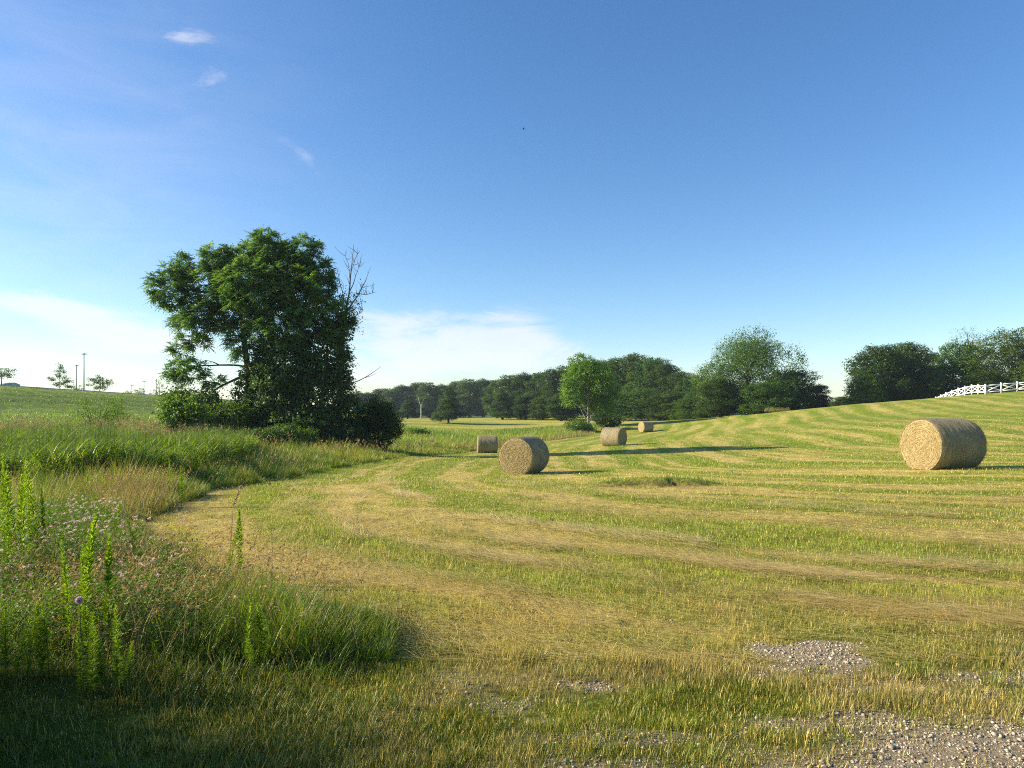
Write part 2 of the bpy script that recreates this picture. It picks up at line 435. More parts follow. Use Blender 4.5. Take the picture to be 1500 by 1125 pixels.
def build_gravel():
    r = RS(11)
    g = (1 + 5 ** .5) / 2
    iv = np.array([(-1, g, 0), (1, g, 0), (-1, -g, 0), (1, -g, 0), (0, -1, g), (0, 1, g), (0, -1, -g), (0, 1, -g), (g, 0, -1), (g, 0, 1), (-g, 0, -1), (-g, 0, 1)], float)
    iv /= np.linalg.norm(iv[0])
    it = np.array([(0, 11, 5), (0, 5, 1), (0, 1, 7), (0, 7, 10), (0, 10, 11), (1, 5, 9), (5, 11, 4), (11, 10, 2), (10, 7, 6), (7, 1, 8), (3, 9, 4), (3, 4, 2), (3, 2, 6), (3, 6, 8), (3, 8, 9), (4, 9, 5), (2, 4, 11), (6, 2, 10), (8, 6, 7), (9, 8, 1)])
    n = 150000
    y = r.uniform(2.0, 5.6, n); x = r.uniform(-1.2, 5.5, n)
    w = gravel_w(x, y) * (1 - sstep(-.1, .3, tall_d(x, y)))
    keep = r.rand(n) < w * .9 * (.35 + .9 * fbm(x, y, .3, 45, 2)) + .006
    x = x[keep]; y = y[keep]; n = len(x)
    s = np.clip(r.lognormal(-5.72, .55, n), .0018, .0135)
    z = ground_z(x, y)
    jit = 1 + r.uniform(-.38, .38, (n, 12, 1))
    sc = np.stack([s * r.uniform(.8, 1.4, n), s * r.uniform(.7, 1.1, n), s * r.uniform(.5, .85, n)], 1)
    v = iv[None] * jit * sc[:, None]
    a = r.rand(n) * 6.28; ca, sa = np.cos(a)[:, None], np.sin(a)[:, None]
    vx = v[..., 0] * ca - v[..., 1] * sa; vy = v[..., 0] * sa + v[..., 1] * ca
    V = np.stack([vx + x[:, None], vy + y[:, None], v[..., 2] + (z + sc[:, 2] * .35)[:, None]], -1).reshape(-1, 3)
    T = (np.arange(n)[:, None, None] * 12 + it[None]).reshape(-1, 3)
    b = (.16 + .38 * r.rand(n) ** 1.2)[:, None] * np.array([[1.05, .89, .66]]) * (1 + r.uniform(-.06, .06, (n, 3)))
    o = mesh_obj('gravel', V, None, T, M_STONE, None, np.repeat(b, 12, 0))
    tag(o, 'loose pale gravel of the road edge and bare patches', 'gravel', kind='stuff')
build_gravel()

def scatter(n, d0, d1, pxr=(-250, 1750), k=1.0, r=rng):
    """positions thinning out with distance: density ~ D^-(1+k)"""
    u = r.rand(n)
    if abs(k) < 1e-6: D = d0 * (d1 / d0) ** u
    else: D = (d0 ** -k + u * (d1 ** -k - d0 ** -k)) ** (-1 / k)
    px = r.uniform(pxr[0], pxr[1], n)
    return (px - 750) / F * D, D

def build_mown_grass():
    r = RS(21)
    mb = MB()
    x, y = scatter(950000, 2.6, 60, k=.55, r=r)
    td = tall_d(x, y); gw = gravel_w(x, y)
    c, g, l = field_col(x, y)
    patch = fbm(x, y, .35, 91, 2)
    near = 1 - sstep(4.0, 5.2, y - .1 * x)
    keep = (td < .25) & (r.rand(len(x)) > gw * .93) & (r.rand(len(x)) > lip_shade_w(x, y)) & (r.rand(len(x)) < (.35 + 1.1 * patch) * (.55 + .5 * g + .1 * near * sstep(.4, .6, patch)) * (1 - .35 * near))
    x, y, c, g, l, patch, near = [q[keep] for q in (x, y, c, g, l, patch, near)]
    n = len(x)
    base = np.stack([x, y, ground_z(x, y) - .005], 1)
    bk = bank_w(x, y)
    st2 = fbm(stripe(x, y) / .42, (x - y) * .16, 1.0, 15, 2)
    h = r.uniform(.014, .046, n) * (.55 + .9 * st2) * (.6 + .6 * g + .7 * l * (y > 5) + 1.5 * bk + near * .8 * sstep(.5, .8, patch)) * (.55 + .9 * fbm(x, y, .28, 93, 2))
    h *= np.where(r.rand(n) < .02, 1.5, 1) * np.interp(y, [0, 12, 60], [1, 1, 1.5])
    w = r.uniform(.0020, .0044, n) * np.maximum(1, y / 5.5)
    dry = (r.rand(n) < .42 - .24 * g)
    cc = c * r.uniform(.7, 1.45, (n, 1)) * (.55 + .95 * fbm(x, y, .32, 191, 2) * np.interp(y, [3, 5, 30], [.9, 1, 1]))[:, None] * (1 + r.uniform(-.12, .12, (n, 3)))
    cc[dry] = C_STRAW * np.array([1.05, 1.05, 1.2]) * r.uniform(.7, 1.7, (dry.sum(), 1))
    tip = cc * np.array([1.15, 1.08, 1.0])
    V, Q, T, C = ribbons(base, h, w, r.uniform(0, 6.28, n), np.abs(r.normal(0, .38, n)), r.uniform(-.3, .8, n), cc, 2, tip)
    mb.add(V, Q, T, C)
    o = mb.build('mown_grass', M_GRASS)
    tag(o, 'short mown grass and stubble in sweeping green and straw bands', 'grass', kind='stuff')
build_mown_grass()

def build_cut_hay():
    """raked hay left lying along the mowing rows"""
    r = RS(22)
    x, y = scatter(420000, 4.4, 44, k=.45, r=r)
    s = stripe(x, y)
    row = np.exp(-((((s + .4) % 2.9) - 1.45) / .30) ** 2)
    keep = (tall_d(x, y) < -.1) & (gravel_w(x, y) < .3) & (r.rand(len(x)) < .16 + .8 * row * sstep(.36, .6, fbm(x, y, 1.3, 95, 2)) + .5 * sstep(.58, .7, fbm(stripe(x, y), (x - y) * .1, .9, 96, 2)))
    x, y = x[keep], y[keep]; n = len(x)
    pile = sstep(.55, .75, fbm(x, y, .5, 97, 2))
    base = np.stack([x, y, ground_z(x, y) + r.uniform(.008, .04, n) + r.rand(n) * .06 * pile], 1)
    e = .05
    gx = stripe(x + e, y) - stripe(x - e, y); gy = stripe(x, y + e) - stripe(x, y - e)
    yaw = np.arctan2(gx, -gy) + r.normal(0, .55, n)
    cc = C_STRAW * np.array([1.1, 1.08, 1.25]) * r.uniform(.6, 1.4, (n, 1)) * np.where(r.rand(n) < .3 * pile, .55, 1)[:, None]
    V, Q, T, C = ribbons(base, r.uniform(.08, .32, n), r.uniform(.002, .004, n) * np.maximum(1, y / 8), yaw, r.uniform(1.35, 1.6, n), r.uniform(-.1, .2, n), cc, 2, None, twist=None)
    Vs, Qs, Ts, Cs = [V], [Q], [T], [C]; off = len(V)
    for (qx, qy, sg, cnt, lmax) in ((0., 8.4, .16, 5200, .5), (-1.2, 11.5, .22, 3500, .5), (2.0, 14.5, .25, 3000, .5), (1.5, 6.2, .12, 1200, .35)):
        s0 = stripe(np.array([qx]), np.array([qy]))[0]
        x, y = scatter(130000, 4.8, 24, pxr=(150, 1600), k=.5, r=r)
        w = np.exp(-((stripe(x, y) - s0) / sg) ** 2) * sstep(.40, .62, fbm(x, y, 1.0, 198, 2)) * (tall_d(x, y) < -.2)
        k = np.where(r.rand(len(x)) < w)[0][:cnt]; x, y = x[k], y[k]; n = len(x)
        gx = stripe(x + e, y) - stripe(x - e, y); gy = stripe(x, y + e) - stripe(x, y - e)
        b = np.stack([x, y, ground_z(x, y) + r.uniform(.03, .085, n)], 1)
        cc = np.array([.74, .57, .25]) * r.uniform(.55, 1.3, (n, 1))
        V, Q, T, C = ribbons(b, r.uniform(.12, lmax, n), r.uniform(.0025, .0045, n) * np.maximum(1, y / 7), np.arctan2(gx, -gy) + r.normal(0, .4, n), r.uniform(1.3, 1.6, n), r.uniform(-.1, .35, n), cc, 3)
        Vs.append(V); Qs.append(Q + off); Ts.append(T + off); Cs.append(C); off += len(V)
    V, Q, T, C = [np.concatenate(q) for q in (Vs, Qs, Ts, Cs)]
    o = mesh_obj('cut_hay', V, Q, T, M_DRY, None, C)
    tag(o, 'thin dry hay left lying along the mowing rows', 'hay', kind='stuff')
build_cut_hay()

def build_field_tufts():
    """longer missed tufts in the mown field"""
    r = RS(23)
    cx, cy = scatter(2600, 2.6, 34, k=.9, r=r)
    ok = (tall_d(cx, cy) < -.15) & (gravel_w(cx, cy) < .85) & (fbm(cx, cy, np.where(cy < 5, .8, 2.5), 99, 2) > .47) & (r.rand(2600) < np.where(cy < 4.6 + .1 * cx, .5, .45))
    cx, cy = cx[ok], cy[ok]
    k = r.randint(25, 70, len(cx)); idx = np.repeat(np.arange(len(cx)), k); n = len(idx)
    rad = r.uniform(.05, .16, len(cx))[idx] * np.maximum(1, cy[idx] / 9)
    a = r.rand(n) * 6.28; q = np.sqrt(r.rand(n)) * rad
    x = cx[idx] + np.cos(a) * q; y = cy[idx] + np.sin(a) * q * .8
    base = np.stack([x, y, ground_z(x, y) - .005], 1)
    c = mix(C_LUSH, C_GREEN * .85, r.rand(n)) * r.uniform(.7, 1.25, (n, 1))
    d = r.rand(n) < np.where(cy < 5, .38, .2)[idx]; c[d] = C_STRAW * r.uniform(.6, 1.1, (d.sum(), 1))
    h = r.uniform(.04, .105, n) * r.uniform(.45, 1.2, len(cx))[idx]
    V, Q, T, C = ribbons(base, h, r.uniform(.003, .005, n) * np.maximum(1, y / 8), a + r.normal(0, .7, n), r.uniform(.05, .4, n), r.uniform(.2, 1.0, n), c, 3)
    o = mesh_obj('grass_tufts', V, Q, T, M_GRASS, None, C)
    tag(o, 'longer green tufts missed by the mower in the field', 'grass', kind='stuff')
build_field_tufts()

# ---- unmown growth on the left
def build_tall_grass():
    r = RS(24); mb = MB()
    # verge along the field, near to far
    n = 330000
    u = r.rand(n); D = 2.0 * (66 / 2.0) ** u
    off = r.exponential(1.0, n) * np.maximum(1.1, D / 9)
    x = bX(np.maximum(D, 3.9)) - off + .1; y = D
    lefty = (D < 4.4); x[lefty] = -3.35 - off[lefty] * 1.2
    blk = r.rand(n) < .14; x[blk] = r.uniform(-6.5, -3.1, blk.sum()); y[blk] = D[blk] = r.uniform(.8, 3.6, blk.sum())
    td = tall_d(x, y); td = np.where((y < 4.2) & (x < -.727 * y - .12), 1, td)
    dens = .25 + 1.3 * sstep(.3, .7, fbm(x, y, .5, 101, 2))
    vet = sstep(4.6, 5.6, y - .35 * (x + 3)) * (1 - sstep(10.6, 12, y)) * sstep(.2, .9, td)
    keep = (td > 0) & (x > -14 - D * .6) & (r.rand(n) < dens * np.where(D < 8, 1, .9) * (1 - .72 * vet))
    x, y, td = x[keep], y[keep], td[keep]; n = len(x)
    ed = sstep(0, .9, td / np.maximum(1, y / 9)); ed = np.where((y < 4.2) & (x < -.727 * y - .12), 1, ed)
    hh = np.interp(y, [2, 3.6, 3.9, 4.5, 5.0, 5.6, 7, 9, 11.5, 13, 17, 22, 30, 50, 66], [.75, .4, .16, .30, .50, .40, .24, .24, .40, .68, .85, .78, .75, .8, .7])
    hh = np.where((x > -1.75 + .3 * (y - 4)) & (x < 0) & (y > 4.0) & (y < 5.0), np.maximum(hh, .48), hh)
    hh = np.where((x < -2.1 + .2 * (y - 4)) & (y > 4) & (y < 6.2), np.minimum(hh, .26), hh)
    offl = (y < 4.2) & (x < -.727 * y - .12)
    hh = np.where(offl, 1.25, hh)
    big = np.clip(1.7 * (fbm(x, y, .7, 103, 2) - .5) + .5, 0, 1)
    h = hh * r.uniform(.4, 1.15, n) * (.38 + .62 * ed) * (.45 + 1.0 * big)
    base = np.stack([x, y, ground_z(x, y) - .01], 1)
    tone = fbm(x, y, 1.6, 105, 3)
    g = mix(np.array([.12, .22, .02]), np.array([.27, .34, .036]), sstep(.35, .68, tone + r.normal(0, .1, n)))
    c = g * r.uniform(.75, 1.3, (n, 1))
    pdry = np.interp(y, [3, 5, 7, 9, 12, 18, 35, 60], [.08, .10, .25, .30, .36, .16, .18, .22]) * (.5 + tone)
    d = (r.rand(n) < pdry) & ~offl; ed = np.where(offl, 1, ed)
    c[d] = mix(np.array([.36, .25, .085]), np.array([.46, .36, .15]), r.rand(d.sum())) * r.uniform(.65, 1.2, (d.sum(), 1))
    V, Q, T, C = ribbons(base, h, r.uniform(.003, .0075, n) * np.maximum(1, y / 9), r.uniform(0, 6.28, n), r.uniform(.0, .35, n), r.uniform(.2, 1.5, n), c, 4, c * np.array([1.12, 1.05, .95]))
    mb.add(V, Q, T, C)
    n = 5200; D = r.uniform(4.05, 5.3, n); x = (r.uniform(230, 640, n) - 750) / F * D
    ok = (tall_d(x, D) > .0) & (r.rand(n) < .15 + sstep(.42, .62, fbm(x, D, .45, 107, 2))); x, D = x[ok], D[ok]; n = len(x)
    c = mix(np.array([.10, .185, .018]), np.array([.22, .30, .035]), r.rand(n)) * r.uniform(.7, 1.2, (n, 1)); dd = r.rand(n) < .15; c[dd] = np.array([.44, .34, .13])
    V, Q, T, C = ribbons(np.stack([x, D, ground_z(x, D) - .01], 1), r.uniform(.22, .60, n) * (.35 + .65 * sstep(0, .6, tall_d(x, D))), r.uniform(.004, .008, n), r.uniform(0, 6.28, n), r.uniform(.1, .5, n), r.uniform(.4, 1.7, n), c, 5); mb.add(V, Q, T, C)
    o = mb.build('tall_grass', M_GRASS)
    tag(o, 'tall unmown grass along the left edge of the mown field', 'grass', kind='stuff')
    # seed stalks with nodding heads
    n = 5200
    u = r.rand(n); D = 4.2 * (50 / 4.2) ** u
    x = bX(D) - r.exponential(1.1, n) * np.maximum(1, D / 8); td = tall_d(x, D)
    keep = (td > .15) & (r.rand(n) < np.interp(D, [4, 5.3, 5.6, 10.5, 12, 17, 20], [.25, .25, .22, .20, .35, .16, .16])); x, D = x[keep], D[keep]; n = len(x)
    base = np.stack([x, D, ground_z(x, D)], 1)
    h = r.uniform(.6, 1.05, n) * np.interp(D, [4, 5, 6, 9, 12, 50], [.85, .8, .5, .42, .75, 1.0])
    yaw = r.uniform(0, 6.28, n); ln = r.uniform(.05, .45, n); cu = r.uniform(.1, .8, n)
    cs = np.array([.38, .27, .11]) * r.uniform(.6, 1.2, (n, 1))
    mb = MB(); V, Q, T, C = ribbons(base, h, .004 * np.maximum(1, D / 9), yaw, ln, cu, cs, 4); mb.add(V, Q, T, C)
    tip = V.reshape(n, -1, 3)[:, -1]; pre = V.reshape(n, -1, 3)[:, -2]
    dr = tip - pre; dr /= np.linalg.norm(dr, axis=1)[:, None]
    for k in range(9):
        b = tip - dr * (r.uniform(0, .16, n) * np.ones(n))[:, None]
        ax = dr * .8 + unit(n, r) * .55 + np.array([0, 0, -.15])
        V, Q, T, C = leafquads(b, ax, unit(n, r), r.uniform(.02, .045, n) * np.maximum(1, D / 12), .007 * np.maximum(1, D / 9), np.array([.42, .31, .15]) * r.uniform(.6, 1.2, (n, 1))); mb.add(V, Q, T, C)
    def more(n, pxr, Dr, h, ln, cu, yaw, wd, c0, c1, heads, nseg=5):
        D = r.uniform(*Dr, n); x = (r.uniform(*pxr, n) - 750) / F * D
        ok = tall_d(x, D) > .05; x, D = x[ok], D[ok]; n = len(x)
        c = mix(np.array(c0), np.array(c1), r.rand(n)) * r.uniform(.75, 1.2, (n, 1))
        V, Q, T, C = ribbons(np.stack([x, D, ground_z(x, D)], 1), r.uniform(*h, n), r.uniform(*wd, n), yaw(n), r.uniform(*ln, n), r.uniform(*cu, n), c, nseg); mb.add(V, Q, T, C)
        if heads:
            q = V.reshape(n, -1, 3); tp = q[:, -1]; dr = tp - q[:, -2]; dr /= np.linalg.norm(dr, axis=1)[:, None]
            for k in range(8):
                V, Q, T, C = leafquads(tp - dr * r.uniform(0, .14, n)[:, None], dr + unit(n, r) * .45, unit(n, r), r.uniform(.02, .04, n), .007, c * np.array([.95, .85, .85])); mb.add(V, Q, T, C)
    more(420, (150, 430), (4.9, 7.2), (.45, .8), (.05, .5), (.7, 1.9), lambda n: r.normal(0, .9, n), (.003, .005), (.42, .31, .12), (.60, .46, .21), True)
    more(900, (150, 310), (10.2, 12.6), (.40, .72), (0, .3), (.1, .9), lambda n: r.uniform(0, 6.28, n), (.006, .010), (.50, .38, .12), (.40, .36, .10), False)
    more(260, (130, 330), (11.6, 13.4), (.6, .9), (0, .4), (.3, 1.4), lambda n: r.uniform(0, 6.28, n), (.005, .007), (.20, .14, .07), (.36, .24, .12), True)
    more(500, (0, 260), (4.4, 6.5), (.35, .65), (0, .5), (.5, 1.6), lambda n: r.uniform(0, 6.28, n), (.003, .005), (.34, .26, .10), (.50, .40, .18), True)
    o = mb.build('seed_stalks', M_DRY)
    tag(o, 'dry brown grass stalks with nodding seed heads', 'grass', kind='stuff')
build_tall_grass()

def build_verge_low():
    """shaded rough grass in front of the weeds, bottom left"""
    r = RS(25)
    x, y = scatter(95000, 2.2, 5.6, pxr=(-700, 720), k=.3, r=r)
    m = (tall_d(x, y) < .5) & (r.rand(len(x)) < sstep(.25, .6, fbm(x, y, .4, 111, 2)) * (1 - .9 * sstep(-.9, .1, x)) )
    x, y = x[m], y[m]; n = len(x)
    base = np.stack([x, y, ground_z(x, y) - .005], 1)
    c = mix(np.array([.075, .13, .018]), np.array([.15, .18, .03]), r.rand(n)) * r.uniform(.8, 1.25, (n, 1))
    d = r.rand(n) < .15; c[d] = C_STRAW * .8 * r.uniform(.6, 1.2, (d.sum(), 1))
    lv = fbm(x, y, .7, 113, 2)
    V, Q, T, C = ribbons(base, r.uniform(.05, .20, n) * (.25 + 1.2 * lv) * np.interp(x, [-3, -1.6, -.8, 0], [1.15, .95, .55, .4]), r.uniform(.003, .0065, n), r.uniform(0, 6.28, n), r.uniform(0, .4, n), r.uniform(.1, 1.3, n), c, 4)
    o = mesh_obj('rough_grass', V, Q, T, M_GRASS, None, C)
    tag(o, 'rough shaded grass in front of the weeds', 'grass', kind='stuff')
build_verge_low()

def build_reed_grass():
    """bright broad bladed grass mass, left middle distance"""
    r = RS(26); mb = MB()
    n = 21000
    D = r.uniform(16.3, 36, n); px = r.uniform(-260, 372, n)
    x = (px - 750) / F * D
    edge = np.interp(D, [16.5, 22, 30, 36], [-8.4, -9.4, -10.6, -13])
    front = 16.9 + 1.4 * (fbm(x, D, 2.5, 121, 2) - .5) * 2
    keep = (x < edge + (fbm(x, D, 2, 122, 2) - .5) * 2) & (D > front)
    x, D = x[keep], D[keep]; n = len(x)
    zg = ground_z(x, D)
    hp = r.uniform(.95, 1.4, n) * (.45 + 1.0 * fbm(x, D, 1.6, 123, 2)) * np.interp(D, [17, 24, 36], [1.2, 1.1, .8])
    for k in range(8):
        t = r.uniform(.15, 1.0, n) if k else np.ones(n)
        yaw = r.uniform(0, 6.28, n)
        b = np.stack([x + r.normal(0, .05, n), D + r.normal(0, .05, n), zg + hp * t * .62], 1)
        c = mix(np.array([.16, .26, .020]), np.array([.29, .40, .045]), r.rand(n)) * r.uniform(.85, 1.2, (n, 1))
        d = r.rand(n) < .05; c[d] = np.array([.35, .30, .1])
        V, Q, T, C = ribbons(b, r.uniform(.35, .62, n), r.uniform(.022, .042, n), yaw, r.uniform(.3, 1.0, n), r.uniform(.6, 1.6, n), c, 4, None, twist=r.uniform(-.4, .4, n)); mb.add(V, Q, T, C)
    b = np.stack([x, D, zg], 1)
    V, Q, T, C = ribbons(b, hp, .02, r.uniform(0, 6.28, n), r.uniform(0, .12, n), r.uniform(0, .15, n), np.array([.10, .15, .03]) * r.uniform(.7, 1.2, (n, 1)), 2); mb.add(V, Q, T, C)
    o = mb.build('broad_grass', M_GRASS)
    tag(o, 'dense mass of bright green broad bladed grass left of the tree', 'grass', kind='stuff')
    # pinkish seed grass behind it
    mb = MB(); n = 12000
    D = r.uniform(30, 47, n); px = r.uniform(-260, 430, n); x = (px - 750) / F * D
    keep = (r.rand(n) < .10 + .50 * sstep(.5, .68, fbm(x, D * .6, 3.0, 131, 2))); x, D = x[keep], D[keep]; n = len(x)
    zg = ground_z(x, D); h = r.uniform(.7, 1.25, n)
    c = mix(np.array([.16, .21, .03]), np.array([.34, .29, .10]), r.rand(n))
    V, Q, T, C = ribbons(np.stack([x, D, zg], 1), h, .016, r.uniform(0, 6.28, n), r.uniform(0, .2, n), r.uniform(0, .5, n), c, 2); mb.add(V, Q, T, C)
    tip = V.reshape(n, -1, 3)[:, -1]
    hasp = r.rand(n) < .5
    for k in range(7):
        b = tip[hasp] + np.array([0, 0, -.22]) * r.rand(hasp.sum(), 1) ; m = hasp.sum()
        V, Q, T, C = leafquads(b, unit(m, r) * .7 + np.array([0, 0, .5]), unit(m, r), r.uniform(.07, .14, m), .028, mix(np.array([.42, .27, .15]), np.array([.50, .40, .22]), r.rand(m)) * r.uniform(.8, 1.2, (m, 1))); mb.add(V, Q, T, C)
    for k in range(3):
        V, Q, T, C = ribbons(np.stack([x + r.normal(0, .1, n), D + r.normal(0, .1, n), zg], 1), r.uniform(.5, .9, n), .022, r.uniform(0, 6.28, n), r.uniform(0, .4, n), r.uniform(.3, 1.3, n), mix(np.array([.13, .22, .02]), np.array([.22, .26, .04]), r.rand(n)), 3); mb.add(V, Q, T, C)
    o = mb.build('seed_grass', M_DRY)
    tag(o, 'band of reddish seed headed grass behind the broad green grass', 'grass', kind='stuff')
build_reed_grass()

def build_meadow():
    r = RS(27); mb = MB()
    n = 90000
    D = 62 * (129 / 62) ** r.rand(n); px = r.uniform(480, 900, n); x = (px - 750) / F * D
    td = tall_d(x, D); keep = (td > 0) & (fbm(x, D, 6, 141, 2) > .3 - .2 * (D < 75)); x, D, td = x[keep], D[keep], td[keep]; n = len(x)
    tone = fbm(x, D, 9, 143, 3)
    c = mix(np.array([.15, .28, .03]), np.array([.30, .38, .05]), sstep(.35, .65, tone)) * r.uniform(.8, 1.25, (n, 1))
    edge = (1 - sstep(0, 5, td)) * (D < 100); d = r.rand(n) < .15 + .6 * edge
    c[d] = np.array([.40, .29, .12]) * r.uniform(.7, 1.2, (d.sum(), 1))
    h = r.uniform(.35, .9, n) * (.7 + .6 * fbm(x, D, 3, 145, 2)) * (.55 + .45 * sstep(0, 2, td))
    V, Q, T, C = ribbons(np.stack([x, D, ground_z(x, D)], 1), h, r.uniform(.03, .07, n), r.uniform(0, 6.28, n), r.uniform(0, .4, n), r.uniform(.2, 1.2, n), c, 2); mb.add(V, Q, T, C)
    o = mb.build('meadow_grass', M_GRASS)
    tag(o, 'green unmown meadow grass in front of the dark wood', 'grass', kind='stuff')
    # coarse grass on the bank towards the road
    mb = MB(); n = 60000
    D = r.uniform(44, 108, n); px = r.uniform(-260, 560, n); x = (px - 750) / F * D
    te, u = emb(x, D); keep = (te > .2) & (x < -8); x, D, te = x[keep], D[keep], te[keep]; n = len(x)
    b = sstep(.35, .65, fbm(x, D, 7, 61))
    c = mix(np.array([.20, .31, .03]), np.array([.12, .22, .022]), b)
    c = np.where((te < 14)[:, None], mix(np.array([.32, .37, .08]), np.array([.17, .27, .04]), .5 + .5 * np.sin(te * 3.0 + 3 * fbm(x, D, 5, 71))), c) * r.uniform(.75, 1.25, (n, 1))
    h = r.uniform(.08, .28, n) * np.where(te < 14, .6, 1)
    V, Q, T, C = ribbons(np.stack([x, D, ground_z(x, D)], 1), h, r.uniform(.03, .06, n), r.uniform(0, 6.28, n), r.uniform(0, .5, n), r.uniform(.2, 1, n), c, 2)
    o = mesh_obj('bank_grass', V, Q, T, M_GRASS, None, C)
    tag(o, 'rough green grass on the bank below the road', 'grass', kind='stuff')
build_meadow()

# ---- vetch patch
def build_vetch():
    r = RS(28); mb = MB(); fl = MB()
    n = 4300
    D = r.uniform(4.5, 11.5, n); px = r.uniform(-330, 272, n); x = (px - 750) / F * D
    td = tall_d(x, D)
    keep = td > .35; x, D = x[keep], D[keep]; n = len(x)
    zg = ground_z(x, D)
    mound = .06 + .46 * np.clip(fbm(x, D, .9, 151, 3) - .12, 0, 1)
    k = 34
    idx = np.repeat(np.arange(n), k); m = len(idx)
    o3 = r.normal(0, 1, (m, 3)) * np.array([.11, .11, .055])
    pos = np.stack([x[idx], D[idx], zg[idx] + mound[idx] * r.uniform(.35, 1.0, m)], 1) + o3
    pos[:, 2] = np.maximum(pos[:, 2], zg[idx] + .01)
    nr = unit(m, r) * .7 + np.array([0, 0, 1.0])
    c = mix(np.array([.085, .18, .02]), np.array([.17, .28, .035]), r.rand(m)) * r.uniform(.8, 1.25, (m, 1))
    V, Q, T, C = leafquads(pos, unit(m, r) * np.array([1, 1, .45]), nr, r.uniform(.018, .04, m), r.uniform(.008, .016, m), c); mb.add(V, Q, T, C)
    o = mb.build('vetch', M_LEAF); tag(o, 'low leafy green vetch covering the ground among the weeds', 'ground cover', kind='stuff')
    # flower heads
    dens = fbm(x, D, .9, 153, 2)
    pick = np.where((r.rand(n) < .05 + .50 * sstep(.40, .58, dens) * (D > 5.6)) & (D > 4.9))[0]
    for i in pick:
        px_ = x[i] + r.normal(0, .06); py_ = D[i] + r.normal(0, .06); z = zg[i] + mound[i] + r.uniform(.0, .16)
        q = 16; dv = unit(q, r); dv[:, 2] = np.abs(dv[:, 2]) * .9 - .1
        cc = mix(np.array([.72, .45, .43]), np.array([.84, .68, .60]), r.rand(q)) * r.uniform(.85, 1.1)
        V, Q, T, C = leafquads(np.repeat([[px_, py_, z]], q, 0) + dv * .006, dv, unit(q, r), r.uniform(.013, .022, q), r.uniform(.008, .013, q), cc); fl.add(V, Q, T, C)
        V, Q, T, C = ribbons(np.array([[px_, py_, z - .14]]), np.array([.14]), .0035, np.array([0.]), np.array([0.0]), np.array([0.0]), np.array([[.10, .16, .03]]), 2); fl.add(V, Q, T, C)
    o = fl.build('vetch_flowers', M_PETAL); tag(o, 'small pale pink vetch flower heads dotted over the green patch', 'flowers', kind='stuff')
build_vetch()

# ================================================================== WEEDS (countable)
def make_weed(h, seed, lean=.08, leafy=1.0):
    """upright weed: stem closely set with narrow rising leaves"""
    r = RS(seed)
    root = empty('tall_weed', (0, 0, 0))
    ya = r.rand() * 6.28
    zz = np.linspace(0, h, 9); off = lean * (zz / h) ** 1.6 * h
    st = np.stack([off * math.cos(ya), off * math.sin(ya), zz], 1)
    mb = MB(); tube(mb, st, np.linspace(.0042, .0012, 9), 5, np.array([.12, .17, .04])); mb.build('stem', M_GRASS, root)
    n = int(520 * h / .9 * leafy)
    t = r.uniform(.12, 1.0, n) ** .8
    z = t * h; o_ = lean * t ** 1.6 * h
    b = np.stack([o_ * math.cos(ya), o_ * math.sin(ya), z], 1)
    a = r.rand(n) * 6.28; el = r.uniform(.5, 1.15, n) + .35 * (t > .85)
    L = np.interp(t, [0, .3, .7, .93, 1], [.035, .07, .065, .045, .028]) * r.uniform(.7, 1.2, n)
    ax = np.stack([np.cos(a) * np.cos(el), np.sin(a) * np.cos(el), np.sin(el)], 1)
    c = mix(np.array([.20, .335, .025]), np.array([.37, .50, .045]), np.clip(t * .7 + r.normal(0, .2, n), 0, 1)) * r.uniform(.85, 1.2, (n, 1))
    mb = MB(); V, Q, T, C = leafquads(b, ax, unit(n, r) * .3 + np.array([0, 0, 1.]), L * (1.0 if seed % 2 else .8), L * (.15 if seed % 3 else .22), c, .2); mb.add(V, Q, T, C)
    mb.build('foliage', M_WEED, root)
    return root

